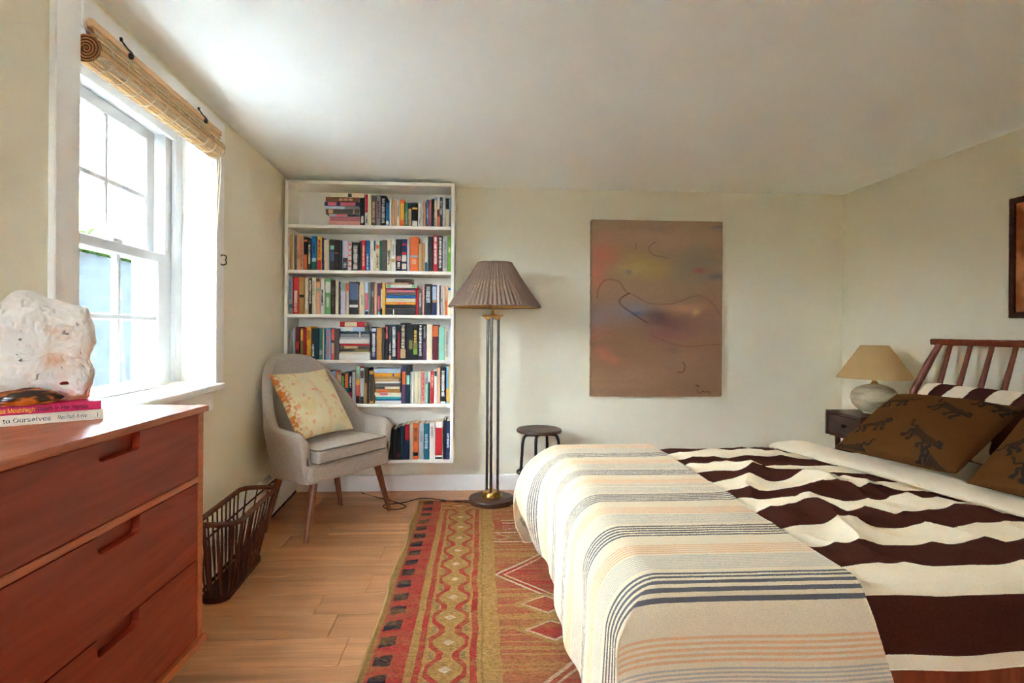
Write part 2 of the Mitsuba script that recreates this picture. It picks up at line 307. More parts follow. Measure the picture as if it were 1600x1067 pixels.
for y in (1.885, 2.455):
    h = [tube(spline([[0.044, y - 0.010, 2.024], [0.05, y - 0.005, 2.014], [0.060, y, 2.0], [0.070, y + 0.005, 1.988], [0.069, y + 0.010, 1.978], [0.06, y + 0.010, 1.977]], 20), 0.0028, 8), rbox(0.040, 0.049, y - 0.015, y - 0.006, 2.019, 2.032, 0.0035), rbox(0.060, 0.073, y - 0.002, y + 0.011, 1.972, 1.990, 0.004)]
    obj('hook', LW(cat_(h)), 'iron_dark', bl, label='small black iron hook')
cords = []
for k, (yy, ph) in enumerate(((2.615, 0.0), (2.640, 1.3))):
    z = np.linspace(1.93, 0.872, 40); t = (1.93 - z) / 1.06
    cords.append(tube(np.stack([0.064 - 0.05 * t - 0.02 * t * t, yy + 0.012 * np.sin(5 * t + ph) * t - 0.03 * t ** 6 * k, z], 1), 0.0013, 6))
rng = np.random.default_rng(3); n = 120; t = np.linspace(0, 1, n)
pile = np.stack([-0.06 + 0.05 * np.sin(31 * t) + 0.02 * np.sin(77 * t + 1), 2.60 - 0.08 * t + 0.09 * np.sin(23 * t + 0.4) * (1 - 0.3 * t), 0.870 + 0.014 * np.abs(np.sin(19 * t)) * np.exp(-((t - 0.4) * 2) ** 2)], 1)
pile[:, 1] = np.minimum(pile[:, 1], 2.69)
cords.append(tube(pile, 0.0015, 6))
mat('cord_jute', lin(222, 196, 154), 0.9, 0.1)
obj('pull_cord', LW(cat_(cords)), 'cord_jute', bl, label='pale pull cord trailing onto the window sill')
ck = LW(cat_([tube(spline([[0.02, 2.752, 1.455], [0.034, 2.752, 1.46], [0.044, 2.756, 1.45], [0.036, 2.764, 1.44], [0.044, 2.756, 1.425], [0.034, 2.752, 1.415], [0.02, 2.752, 1.42]], 30), 0.003, 8)]))
solo('cord_cleat', 'small black wire cord cleat screwed to the right window casing', 'cleat', ck, 'iron_dark')

# ------------------------------------------------------------------ baseboard heater along the left wall
ht = thing('baseboard_heater', 'low white baseboard heater with a black slot along the left wall', 'heater')
pr = sg.Polygon([(0, 0.03), (0.058, 0.03), (0.062, 0.06), (0.062, 0.185), (0.05, 0.205), (0.0, 0.205)])
m = trimesh.creation.extrude_polygon(pr, 4.02 - 0.4, engine='earcut')
obj('cover', LW(xf(m, frame_matrix([0, 0.4, 0], [1, 0, 0], [0, 0, 1], [0, 1, 0]))), 'trim_paint', ht)
obj('slot', LW(box(0.001, 0.046, 0.4, 4.02, 0.205, 0.218)), 'cord_black', ht, smooth=False, label='black strip standing for the dark slot above the heater cover')  # solid black strip stands in for the dark inside the open slot
obj('back_plate', LW(box(0.0, 0.05, 0.4, 4.02, 0.218, 0.235, 0.003)), 'trim_paint', ht, smooth=False)
obj('foot_gap_shade', LW(box(0.001, 0.048, 0.4, 4.02, 0.001, 0.03)), 'cord_black', ht, smooth=False)  # black strip put in for the shade of the gap underneath

# ------------------------------------------------------------------ wall-hung bookcase
BX0, BX1, BY0 = -1.265, -0.172, 3.80
bc = thing('bookcase', 'tall white wall-hung bookcase full of books beside the floor lamp', 'bookcase')
def bcp(name, *a, b=0.002, **kw): return obj(name, box(*a, b), 'shelf_paint', bc, smooth=False, **kw)
BZ0, BZ1 = 0.245, 2.083
bcp('side_panel', BX0, BX0 + 0.021, BY0, YB - 0.001, BZ0, BZ1); bcp('side_panel', BX1 - 0.021, BX1, BY0, YB - 0.001, BZ0, BZ1)
bcp('top_panel', BX0 + 0.021, BX1 - 0.021, BY0, YB - 0.001, 2.061, BZ1); bcp('bottom_panel', BX0 + 0.021, BX1 - 0.021, BY0, YB - 0.001, BZ0, 0.2665)
obj('back_panel', box(BX0 + 0.021, BX1 - 0.021, YB - 0.012, YB - 0.002, 0.2665, 2.061), 'shelf_paint', bc, smooth=False)
SHELF = [1.798, 1.503, 1.2156, 0.920, 0.633, 0.2665]
for z in SHELF[:-1]: bcp('shelf', BX0 + 0.021, BX1 - 0.021, BY0 + 0.002, YB - 0.012, z - 0.022, z)

COL = dict(black=(24, 23, 24), charcoal=(52, 50, 50), taupe=(92, 80, 74), grey=(140, 140, 138), pale_grey=(190, 192, 190), white=(226, 222, 212), cream=(222, 208, 178), pale_cream=(232, 222, 186),
           tan=(206, 168, 122), gold=(184, 136, 72), brown=(118, 72, 48), dark_brown=(58, 38, 30), ochre=(190, 138, 66), yellow=(232, 182, 66), amber=(226, 158, 36), orange=(228, 108, 50), peach=(228, 178, 140),
           coral=(222, 96, 84), red=(196, 34, 40), dark_red=(138, 28, 38), maroon=(98, 28, 36), pink=(218, 110, 130), dusty_rose=(186, 112, 118), salmon=(212, 152, 138), lilac=(206, 196, 212), purple=(92, 56, 98),
           navy=(32, 44, 84), blue=(18, 98, 160), slate_blue=(84, 104, 142), light_blue=(122, 176, 212), pale_blue=(188, 204, 220), teal=(18, 92, 112), dark_teal=(22, 54, 64), sea_green=(66, 134, 112), mint=(152, 212, 186),
           turquoise=(60, 176, 172), green=(30, 118, 76), leaf_green=(110, 176, 96), lime=(120, 172, 56), olive=(124, 116, 56), sage=(158, 170, 152), crimson=(176, 36, 72))
# upright: x0 x1 top colour [bands colour:a-b] [t=lettering colour:a-b], x and top in 1/245 m steps of the bookcase front; a, b run from the foot (0) to the head (1) of the spine
# lying:  - x0 x1 ytop ybottom colour ...
ROWS = [(352.7, '''
-511 559.5 343 350 salmon;-512 559 336.5 342.5 dusty_rose;-511 559 331.8 336 pale_grey pink:.25-.55 charcoal:.6-1;-506 558 324 331.5 taupe tan:.08-.22 tan:.82-.86;-505 558 318.3 323.5 grey pale_blue:0-.58
-504 559 312 318 navy pink:.1-.34 pink:.45-.88;-506 558 303.8 311.2 brown t=peach:.4-.8;-515 566 296.5 303 pale_cream black:.5-.62
559.4 566.6 304 black grey:.92-.97 t=white:.08-.32;566.9 572 304 white red:.42-1 t=charcoal:.08-.32;572.2 577 303.8 pale_cream;577.3 584.5 306 taupe t=tan:.1-.8;584.9 591.2 304 grey t=dark_red:.25-.8;591.5 600 305 black t=pale_grey:.1-.9;600.2 605.2 312 blue white:.05-.2 black:.88-1
605.8 609 308 white;610 613.4 311 tan;613.8 616.8 311.5 peach;617 621.8 313 cream t=grey:.4-.8;622.5 629.5 311 orange yellow:.24-.86;630.5 635 316 sea_green t=sage:.1-.6;635.5 641 316 dark_teal tan:.02-.75;641.3 650.6 315.5 black yellow:.72-.8 white:.02-.24
651.2 655 316 white t=grey:.1-.35;655.4 659.3 315.5 white;659.5 663.2 313 peach;664 668 310.3 slate_blue t=pale_blue:.3-.7;668.3 672.2 310.3 dusty_rose;672.5 676.9 309 black;677.1 681 307 cream sage:0-.3 light_blue:.9-1;681.2 685.6 306 white orange:0-.35 maroon:.35-.58
686 690 306.5 charcoal t=white:.4-.9;690.3 694.6 306.5 pale_grey;695.2 701 308 pale_cream black:.62-1;701.4 706 306.5 light_blue grey:.1-.5'''),
(423.2, '''
450 454.5 368.5 gold;454.8 457 368.5 cream;457.3 461 369.5 taupe;461.3 465.2 368.5 peach t=brown:.3-.6;465.4 470.6 368.3 tan t=red:.1-.9;471.5 477.3 372 black orange:0-.47 orange:.86-.92;478 483.4 376 charcoal t=cream:.2-.85;484.2 491.6 370.3 blue green:0-.25 pale_blue:.25-.36 t=navy:.5-.8
493 499.8 370.8 yellow red:0-.3 t=red:.38-.9;500 503 373 navy;503.6 511.4 375.5 cream lean:.004;512 519.6 375 charcoal mint:.66-.8 slate_blue:.3-.62;520 527 376 dark_brown gold:.56-.58;527.3 531.6 376 dark_teal;532.3 541 376.5 lilac charcoal:0-.42 t=pale_grey:.1-.3
541.3 546 376.5 white coral:.12-.18 coral:.3-.36 coral:.48-.54 coral:.66-.72 coral:.84-.9;546.5 558.5 379 black t=white:.05-.9;558.8 562.2 376.5 charcoal;562.5 568.5 376 red t=peach:.15-.85;569 574.8 376 blue t=lilac:.05-.55
575.4 581 376.5 white t=pale_grey:.4-.8;581.4 584 376 pale_cream teal:.66-1;584.2 590 377 cream orange:.75-.88 t=brown:.1-.6;590.2 593.7 376 green;593.9 602.5 375 taupe;602.7 608 373.3 pale_cream t=black:.2-.66;608.5 615.7 376 white ochre:.3-.4 t=grey:.5-.9
616 625 373.2 black dusty_rose:.32-.48 t=white:.08-.3;625.3 633.7 373 navy white:.3-.5 red:.52-.6 red:.8-.86 white:.06-.24;634 638 374.5 pale_grey;638.5 652 369 orange pale_grey:.4-.46 t=peach:.2-.36;652.3 657.3 380 tan;657.6 662 379 gold;662.2 667 376 white teal:0-.3
667.2 675 368.3 charcoal;675.2 683 366.2 red t=white:.2-.95;683.2 690.5 367 dark_brown t=white:.1-.95;690.7 698 370 pale_grey t=grey:.1-.9;698.5 706 368 lime t=pale_cream:.55-.7'''),
(492, '''
448.6 455 433.5 grey teal:.16-.26 t=slate_blue:.4-.9;455.5 464.3 434.5 red t=white:.06-.64;464.7 473 434 gold black:.45-.52;474 479 435.8 cream tan:0-.12;479.3 484.7 435.5 charcoal t=cream:.3-.95;485 490.2 435.8 pale_cream t=grey:.5-.95;490.8 497 436 peach sage:.64-.74 brown:.9-1
498.5 504.5 437.5 white t=black:.25-.72;505.5 514 436 leaf_green white:.6-.9 t=white:.2-.5;514.5 521 438.8 dark_brown t=taupe:.2-.8;521.7 526.3 439 cream;526.5 529.5 441 dark_teal;530 537.3 441.5 lilac sage:.72-1;538 542.5 443.5 cream orange:.76-1
543 558 441 charcoal slate_blue:.45-.95 white:.22-.3;558.2 559.7 445 tan;560 567 441 pale_cream t=sage:.3-.6;568 573.5 441 pale_blue pink:.15-.66 navy:0-.1
573.8 576.5 441.5 grey;577 582.7 441 taupe t=pale_grey:.55-.75;583 587 442.5 peach;588 592 442.5 purple pink:.15-.6 turquoise:0-.1;592.3 595.3 441.5 cream maroon:.8-1 black:0-.2;595.5 600 442.3 yellow
-600.5 647.8 482.8 491.7 charcoal white:.25-.29;-601 647.8 480.4 482.6 taupe;-600.5 647.8 475.4 480.2 black;-600.5 647.8 471.2 475.2 amber orange:.4-.7;-601 647.8 465 471 cream;-602 647.8 460 464.8 blue;-602 647.8 456 459.8 taupe;-602 647.8 451.2 455.8 dusty_rose;-601 647.8 448 451 dark_red charcoal:.6-1;-601 650 442.8 447.8 white leaf_green:.03-.16 leaf_green:.84-.96;-602 640 439.2 442.6 dusty_rose tan:.2-.9;-615 642 433.6 439 dark_brown
648.2 652 449 red;652.3 658.5 452 taupe t=pale_grey:.3-.9;658.8 662 443.5 salmon;662.2 674 443 black t=pale_grey:.4-.95;674.3 681.8 444.5 navy pale_blue:.5-.95 ochre:.42-.49;682 686 445 white;686.2 687.6 445.5 maroon;687.8 691.2 444.5 pale_grey t=green:.45-.55;691.5 694.5 445 cream;694.8 699 446 peach orange:0-.5;699.4 706 444 pale_cream blue:.82-.9'''),
(562, '''
450.5 455.3 518 grey;455.8 459.6 513 sage pale_grey:.6-1;460 465.6 511 maroon red:.3-.55;465.8 467 512 black;467.2 471.3 513 olive yellow:.6-.95;471.5 476.8 513 dark_red;477 483.4 510.5 amber t=brown:.6-.9;484 490 513.5 charcoal t=pale_blue:.1-.5;490.3 496 513 dark_teal;496.4 501.5 513 sea_green pale_grey:.15-.3;501.8 504.5 513.5 cream
504.6 506.4 513.5 teal;506.7 514.3 512.2 light_blue t=coral:.05-.95;515 520 513.5 coral charcoal:.54-.62 peach:.2-.54;520.5 528 513.5 taupe
-528.5 577 552 561.7 white;-530 577 549 551.8 cream;-529 576 544.6 548.8 olive charcoal:0-.5;-529 576 539.6 544.4 taupe tan:.15-.6;-530 576 536 539.4 red;-528.5 576 528.8 535.8 white;-529 576 525.6 528.6 pale_grey;-530 576 520 525.4 grey white:.64-.69;-530 576 516 519.8 dark_teal white:.64-.69;-530 568.5 509 515.6 pale_blue white:.1-.5;-529 567 500 508.6 red pale_cream:.2-.7
578 586.5 510.5 navy pale_blue:.86-.96 t=white:.1-.8;587 595.5 511.5 ochre;595.8 599.5 511 charcoal;600 605.5 507 black t=coral:.6-.98;605.7 609.6 507 charcoal peach:0-.12 t=white:.2-.5;610 618.5 506.5 dark_teal t=white:.1-.95;619 623.5 508 black dark_red:0-.82;624 633.4 504 black tan:.05-.3 t=cream:.28-.95;633.7 637 504 black;637.2 644 506 black olive:.3-.55;644.3 652 506 black lime:.15-.3 olive:.3-.5 t=yellow:.5-.85
652.5 659.5 505.5 black t=white:.12-.98;659.8 665.5 505.5 purple black:.5-1 t=grey:.6-.95;666 674.6 506 pale_cream;675 684.8 506.5 maroon orange:.66-.96;685.3 694.5 510.5 mint;695 701.6 512 cream t=grey:.1-.9;702 705.8 507 pale_blue'''),
(631, '''
512 516 580 navy;516.3 523.2 580 coral light_blue:.8-1;523.5 526 583 tan;526.2 531.2 586.5 peach;531.5 536.3 584 black leaf_green:.46-.92 t=pale_grey:.05-.4;536.6 542.6 582 teal orange:.5-.96;543 548.5 581 black crimson:0-.36 t=white:.5-.9;548.8 553.6 582 pale_grey
554 560.5 573 coral black:0-.2 yellow:.5-.66 sage:.66-.8 mint:.8-1;561.5 567.5 576 pale_grey charcoal:.72-.94 black:0-.2;568 572 577 gold black:.6-1;572.2 575 576 black;575.5 582.8 580 ochre charcoal:.08-.9
-585 626 626 630.7 white;-586 626 623.5 625.8 blue;-586 626 619.8 623.3 turquoise;-586 626 617.4 619.6 white;-584 626 613 617.2 pale_cream pink:.2-.5;-586 624 607 612.6 ochre orange:.1-.5;-585 624 602.4 606.6 cream charcoal:0-.4;-585 625 597.6 602.2 taupe;-585 625 594.4 597.4 white;-585 622 589.5 594 tan;-584 625 586.2 589.2 gold;-583.5 625 580.4 586 amber blue:.7-.76;-583 625 573 580 pale_blue
626.6 633 572 purple orange:.5-.85 navy:.85-1;633.4 639.6 571.5 dark_teal black:.75-1 mint:.5-.75;640.3 642.6 581.5 sage;642.8 646.2 581.5 white;646.5 653 581 pale_cream;653.5 657.3 580.5 cream;657.5 664 580.5 salmon t=red:.08-.95;664.3 668 580 mint grey:.6-.8;668.2 672.2 581 white charcoal:0-.67;672.5 678 580.5 red t=peach:.5-.9
678.2 683 577 white dark_teal:.8-.95;683.3 688 574.5 peach;688.3 697 573.5 black white:0-.06 t=white:.2-.9;697.3 701.6 572.5 light_blue yellow:.05-.4;701.8 705.8 572 yellow'''),
(718.5, '''
598 604.5 671 dark_brown;604.8 612.6 670 charcoal;613 619.5 671 black;620 625 668 black maroon:.05-.2;625.5 631.5 666 dark_teal;632 639.6 664 navy red:.55-1;640 645 664 cream;645.3 654 662 orange black:.1-.2 t=brown:.5-.9;654.5 662 663 pale_grey t=grey:.5-.8;662.5 671 662 teal t=pale_blue:.3-.7;671.5 679.5 661.5 white t=grey:.6-.9;680 692.5 660 white black:0-.05 red:.1-.84;694 697.4 657 black;697.7 704.8 659 navy t=pale_blue:.3-.7''')]
SHELF_NAME = ['top shelf', 'second shelf', 'third shelf', 'fourth shelf', 'fifth shelf', 'bottom shelf']
PX, PZ = (BX1 - BX0) / 266.0, 0.00419
def bxx(x): return BX0 + (x - 443.4) * PX
brng = np.random.default_rng(21)
def book_meshes(w, h, d, color, bands, title):
    # canonical: thickness along x [0,w], height along z [0,h], spine at y=0 facing -y, depth d
    V, F, C = [], [], []
    def quad(p, c):
        i = len(V) * 4; V.append(p); F.append([[i, i + 1, i + 2], [i, i + 2, i + 3]]); C.append(np.tile(c, (4, 1)))
    def bx(x0, x1, y0, y1, z0, z1, c):
        c8 = np.array([[x, y, z] for x in (x0, x1) for y in (y0, y1) for z in (z0, z1)])
        for q in ([0, 1, 3, 2], [4, 6, 7, 5], [0, 4, 5, 1], [2, 3, 7, 6], [0, 2, 6, 4], [1, 5, 7, 3]): quad(c8[q], c)
    th = min(0.0022, w * 0.14); base = lin(COL[color])
    bx(0, th, 0.002, d, 0, h, base); bx(w - th, w, 0.002, d, 0, h, base)
    cuts = sorted({0.0, 1.0, *[a for _, a, b in bands], *[b for _, a, b in bands]})
    r = min(0.003, w * 0.2); xs = [0, w * 0.2, w * 0.8, w]; ys = [r, 0, 0, r]
    for a, b in zip(cuts[:-1], cuts[1:]):
        c = base
        for nm, p, q in bands:
            if p <= (a + b) / 2 <= q: c = lin(COL[nm])
        c = np.clip(c * brng.uniform(0.92, 1.06), 0, 1)
        for k in range(3): quad(np.array([[xs[k], ys[k], a * h], [xs[k + 1], ys[k + 1], a * h], [xs[k + 1], ys[k + 1], b * h], [xs[k], ys[k], b * h]]), c)
    for z in (0.0, h): quad(np.array([[0, r, z], [w * 0.2, 0, z], [w * 0.8, 0, z], [w, r, z]]), base)
    if title:
        nm, a, b = title; c = lin(COL[nm]); z = a * h
        hw = 0.30 * w
        while z < b * h - 0.004:
            ln = brng.uniform(0.0022, 0.006); gap = 0.0011 if brng.random() < 0.8 else 0.005
            j = brng.uniform(0.75, 1.0)
            quad(np.array([[w / 2 - hw * j, -0.0004, z], [w / 2 + hw * j, -0.0004, z], [w / 2 + hw * j, -0.0004, min(z + ln, b * h)], [w / 2 - hw * j, -0.0004, min(z + ln, b * h)]]), c); z += ln + gap
    cover = (mesh(np.vstack(V), np.vstack(F)), np.vstack(C))
    pages = box(th, w - th, 0.003, d - 0.003, 0.002, h - 0.003)
    return cover, pages
def where(a, b): return 'foot' if b < 0.45 else 'head' if a > 0.55 else 'middle'
def parse(tok):
    nm, rng_ = tok.split(':'); a, b = rng_.split('-'); return nm, float(a), float(b)
books = []
for si, (ypx, txt) in enumerate(ROWS):
    row = []
    for line in txt.replace('\n', ';').split(';'):
        tk = line.split()
        if not tk: continue
        lying = tk[0].startswith('-')
        nums = [float(t) for t in ([tk[0].lstrip('-')] + tk[1:(4 if lying else 3)])]
        rest = tk[4 if lying else 3:]
        color, bands, title, lean = rest[0], [], None, 0.0
        for t in rest[1:]:
            if t.startswith('t='): title = parse(t[2:])
            elif t.startswith('lean:'): lean = float(t[5:])
            else: bands.append(parse(t))
        row.append(dict(lying=lying, n=nums, color=color, bands=bands, title=title, lean=lean))
    # labels
    ups = [b for b in row if not b['lying']]; lys = [b for b in row if b['lying']]
    for kind, seq in (('up', ups), ('ly', lys)):
        for i, b in enumerate(seq):
            nm = b['color'].replace('_', ' ')
            det = ''
            if b['bands']:
                big = max(b['bands'], key=lambda q: q[2] - q[1]); det = ' with %s %s' % (big[0].replace('_', ' '), ('at the ' + where(big[1], big[2])) if kind == 'up' else 'part')
            elif b['title'] and b['title'][2] - b['title'][1] > 0.3: det = ' with %s lettering' % b['title'][0].replace('_', ' ')
            pv = seq[i - 1]['color'].replace('_', ' ') if i else None; nx = seq[i + 1]['color'].replace('_', ' ') if i + 1 < len(seq) else None
            if kind == 'up':
                rel = ('left end' if pv is None else 'right end' if nx is None else 'between %s and %s' % (pv, nx))
                b['label'] = '%s book%s, %s, %s' % (nm, det, rel, SHELF_NAME[si]); b['group'] = 'books upright on the ' + SHELF_NAME[si]
            else:
                rel = ('bottom of the pile' if pv is None else 'top of the pile' if nx is None else 'piled on %s' % pv)
                b['label'] = '%s book%s lying flat, %s, %s' % (nm, det, rel, SHELF_NAME[si]); b['group'] = 'books piled flat on the ' + SHELF_NAME[si]
            b['alt'] = '%s from left' % (i + 1)
    stack_z = None
    for b in row:
        b['shelf'] = si; zs = SHELF[si]
        d = brng.uniform(0.125, 0.165)
        if not b['lying']:
            x0, x1, top = b['n']; x1 = min(x1, 704.1); x0 = min(x0, x1 - 1.6); b['h'] = (ypx - top) * PZ; w = (x1 - x0) * PX * 0.985; h = b['h']
            M = np.eye(4); M[0, 3] = bxx(x0); M[1, 3] = BY0 + 0.012 + brng.uniform(0, 0.012); M[2, 3] = zs + 0.0004
            if b['lean']: M[0, 2] = -b['lean'] / h * 1.2; 
        else:
            x0, x1, y0, y1 = b['n']
            if stack_z is None: stack_z = zs + 0.0004
            w = (y1 - y0) * PZ * 0.99; w = max(w, 0.006); h = (x1 - x0) * PX
            M = np.eye(4); M[:3, :3] = np.array([[0, 0, 1.0], [0, 1, 0], [1, 0, 0]])
            M[0, 3] = bxx(x0); M[1, 3] = BY0 + 0.010 + brng.uniform(0, 0.008); M[2, 3] = stack_z; stack_z += w + 0.0003
        (cm, cc), pg = book_meshes(w, h, d, b['color'], b['bands'], b['title'])
        k = thing('book', b['label'], 'book', b['group']); b['key'] = k; books.append(b)
        scene[k + '__cover'] = mikit.ply(xf(cm, M), 'print_paper', False, color=cc)
        scene[k + '__pages'] = mikit.ply(xf(pg, M), 'page_paper', False)
ORD = {1: 'first', 2: 'second', 3: 'third'}
for _ in range(1):
    seen = {}
    for b in books: seen.setdefault(labels[b['key']]['label'], []).append(b)
    for lab, bs in seen.items():
        if len(bs) > 1:
            bs.sort(key=lambda q: q['n'][0])
            for i, b in enumerate(bs):
                labels[b['key']]['label'] = lab.replace(' book', ' book (%s)' % ('left one' if i == 0 else 'right one' if i == len(bs) - 1 else 'middle one'), 1)

# ------------------------------------------------------------------ chest of drawers
dr_ = thing('chest_of_drawers', 'reddish brown wooden chest of drawers with cut-out handles under the window', 'chest of drawers')
DX, DY0, DY1 = -0.79, 0.90, 1.70
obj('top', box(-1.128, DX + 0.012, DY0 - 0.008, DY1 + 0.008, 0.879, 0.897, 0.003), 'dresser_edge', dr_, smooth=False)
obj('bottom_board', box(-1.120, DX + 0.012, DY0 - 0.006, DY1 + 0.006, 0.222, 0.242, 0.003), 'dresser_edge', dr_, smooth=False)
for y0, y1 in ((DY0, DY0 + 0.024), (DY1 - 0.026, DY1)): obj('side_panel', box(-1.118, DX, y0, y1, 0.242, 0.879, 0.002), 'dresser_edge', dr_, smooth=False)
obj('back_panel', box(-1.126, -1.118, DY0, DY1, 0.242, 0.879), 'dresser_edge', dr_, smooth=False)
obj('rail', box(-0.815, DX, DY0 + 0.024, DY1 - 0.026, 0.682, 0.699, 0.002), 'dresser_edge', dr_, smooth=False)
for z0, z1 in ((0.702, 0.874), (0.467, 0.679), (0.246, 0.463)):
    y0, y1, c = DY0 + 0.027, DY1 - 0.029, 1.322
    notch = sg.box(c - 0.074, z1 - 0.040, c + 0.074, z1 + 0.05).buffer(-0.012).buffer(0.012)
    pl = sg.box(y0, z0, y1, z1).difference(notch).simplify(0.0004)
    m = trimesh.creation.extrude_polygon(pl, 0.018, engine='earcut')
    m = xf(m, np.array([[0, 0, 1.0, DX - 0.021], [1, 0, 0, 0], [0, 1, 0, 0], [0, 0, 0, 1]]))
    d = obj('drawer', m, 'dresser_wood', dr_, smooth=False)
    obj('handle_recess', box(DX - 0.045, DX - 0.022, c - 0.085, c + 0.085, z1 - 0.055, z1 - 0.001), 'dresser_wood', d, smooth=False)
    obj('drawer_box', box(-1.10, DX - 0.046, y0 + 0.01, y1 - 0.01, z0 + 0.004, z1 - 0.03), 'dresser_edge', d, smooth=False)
for x in (-1.07, -0.86):
    for y in (DY0 + 0.09, DY1 - 0.09): obj('leg', tube([[x, y, 0.0], [x, y, 0.222]], [0.017, 0.024], 16), 'dresser_wood', dr_)

# books, stone and amber glass on the chest
be, bg = np.array([-0.768, -0.641, 0]), np.array([-0.641, 0.768, 0])
def desk_book(o, thick, length, depth, color, z):
    (cm, cc), pg = book_meshes(thick, length, depth, color, [], None)
    M = frame_matrix([o[0], o[1], z], [0, 0, 1.0], bg, be)
    return xf(cm, M), cc, xf(pg, M)
def spine_text(txt, o, s_right, z, h, width, fn, bold=False):
    m = meshkit.text_mesh(txt, h, 0.0004, bold); m.apply_scale([width / m.extents[0], 1, 1]); m.apply_translation([-m.bounds[1][0], 0, 0])
    p = np.array([o[0], o[1], 0]) + be * s_right - bg * 0.0002
    return xf(m, frame_matrix([p[0], p[1], z], -be, [0, 0, 1.0], -bg))
COL['book_pink'] = (196, 42, 84); COL['book_white'] = (226, 214, 192)
o1 = (-0.905, 1.442)
k = thing('desk_book', 'white paperback with black spine lettering, under the pink book on the chest', 'book', 'books on the chest of drawers')
cm, cc, pg = desk_book(o1, 0.0235, 0.225, 0.12, 'book_white', 0.8972)
scene[k + '__cover'] = mikit.ply(cm, 'print_paper', False, color=cc); scene[k + '__pages'] = mikit.ply(pg, 'page_paper', False)
mat('ink_black', lin(36, 32, 32), 0.6); mat('ink_yellow', lin(236, 176, 40), 0.6); mat('ink_maroon', lin(84, 14, 36), 0.6)
obj('spine_title', cat_([spine_text('Strangers to Ourselves', o1, 0.100, 0.9045, 0.0095, 0.150, 'b'), spine_text('Rachel Aviv', o1, 0.033, 0.9045, 0.0095, 0.054, 'b')]), 'ink_black', k, smooth=False)
obj('spine_mark', xf(trimesh.creation.box(extents=(0.001, 0.010, 0.0004)), frame_matrix(np.array([o1[0], o1[1], 0.909]) + be * 0.012 - bg * 0.0002, -be, [0, 0, 1.0], -bg)), 'ink_black', k, smooth=False)
o2 = (-0.909, 1.440)
k = thing('desk_book', 'pink paperback with yellow and maroon spine lettering, lying under the pale stone', 'book', 'books on the chest of drawers')
cm, cc, pg = desk_book(o2, 0.0205, 0.212, 0.115, 'book_pink', 0.921)
scene[k + '__cover'] = mikit.ply(cm, 'print_paper', False, color=cc); scene[k + '__pages'] = mikit.ply(pg, 'page_paper', False)
obj('author_name', spine_text('Ottessa Moshfegh', o2, 0.124, 0.9265, 0.0095, 0.085, 'y', True), 'ink_yellow', k, smooth=False)
obj('spine_title', spine_text('Death in Her Hands', o2, 0.027, 0.9265, 0.0095, 0.092, 'm', True), 'ink_maroon', k, smooth=False)
an = np.linspace(0, 2 * np.pi, 40)[:-1]
blob = sg.Polygon(np.stack([0.03 * np.cos(an) * (1 + 0.3 * np.sin(3 * an)), 0.012 * np.sin(an) * (1 + 0.3 * np.cos(2 * an))], 1))
obj('cover_print', xf(trimesh.creation.extrude_polygon(blob, 0.0004, engine='earcut'), frame_matrix(np.array([o2[0], o2[1], 0.9415]) + be * 0.15 + bg * 0.016, -be, bg * -1, [0, 0, 1.0])), 'ink_yellow', k, smooth=False)
# pale stone
ol = np.array([(143, 622), (148, 603), (151, 577), (141, 560), (157, 534), (152, 510), (137, 480), (100, 474), (70, 467), (45, 455), (20, 460), (6, 472), (-14, 500), (-32, 540), (-38, 585), (-30, 622)], float)
sz = np.stack([(157 - ol[:, 0]) * 0.00116, (622 - ol[:, 1]) * 0.00158], 1)
cen = np.array([0.10, 0.115]); poly = sg.Polygon(sz)
TH, PH = 300, 140
th = np.linspace(0, 2 * np.pi, TH + 1)[:-1]; ph = np.linspace(-np.pi / 2, np.pi / 2, PH)
R = np.array([max((np.hypot(*(np.array(q) - cen)) for q in np.atleast_2d(np.array(sg.LineString([cen, cen + 0.5 * np.array([np.cos(t), np.sin(t)])]).intersection(poly.exterior).coords))), default=0.1) for t in th])
R2 = 0.6 * R + 0.4 * (np.roll(R, 2) + np.roll(R, -2)) / 2
A, B = np.meshgrid(th, ph, indexing='ij')
cb = np.cos(B) ** 0.62; sd = np.sign(np.sin(B)) * np.abs(np.sin(B)) ** 0.75
P = np.stack([cen[0] + cb * R2[:, None] * np.cos(A), cen[1] + cb * R2[:, None] * np.sin(A), 0.040 * sd], -1)
q = P * 13; d = 0.040 * (meshkit.fbm(q, 3, seed=8) - 0.5) + 0.013 * (meshkit.fbm(q * 5, 3, seed=9) - 0.5) - 0.004 * (meshkit.noise(P * 120, seed=19) > 0.8) * (cb > 0.3)
Q = P.copy(); Q[..., 2] += d * np.sign(sd) * (np.abs(sd) > 0.02); Q[..., :2] += (0.4 * d * cb)[..., None] * np.stack([np.cos(A), np.sin(A)], -1)
Q[..., 1] = np.maximum(Q[..., 1], 0.0004)
pits = (meshkit.noise(P * 150, seed=12) > 0.88) & (cb > 0.3); orange = np.clip(sms(0.42, 0.58, meshkit.fbm(P * 18, 3, seed=14)) * (sms(0.10, 0.02, Q[..., 0]) * sms(0.17, 0.02, Q[..., 1]) + 0.9 * np.exp(-((Q[..., 0] - 0.075) / 0.022) ** 2 - ((Q[..., 1] - 0.165) / 0.018) ** 2) + 0.6 * np.exp(-((Q[..., 0] - 0.085) / 0.022) ** 2 - ((Q[..., 1] - 0.10) / 0.015) ** 2)), 0, 1); tan_ = sms(0.5, 0.75, meshkit.fbm(P * 30, 3, seed=15))  # orange is window light glowing through the stone, painted into its colour
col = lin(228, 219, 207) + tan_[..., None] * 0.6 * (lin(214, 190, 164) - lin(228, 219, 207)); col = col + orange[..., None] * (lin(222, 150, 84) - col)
col = np.where((pits & (meshkit.noise(P * 22, seed=13) > 0.5))[..., None], lin(70, 52, 40), col)
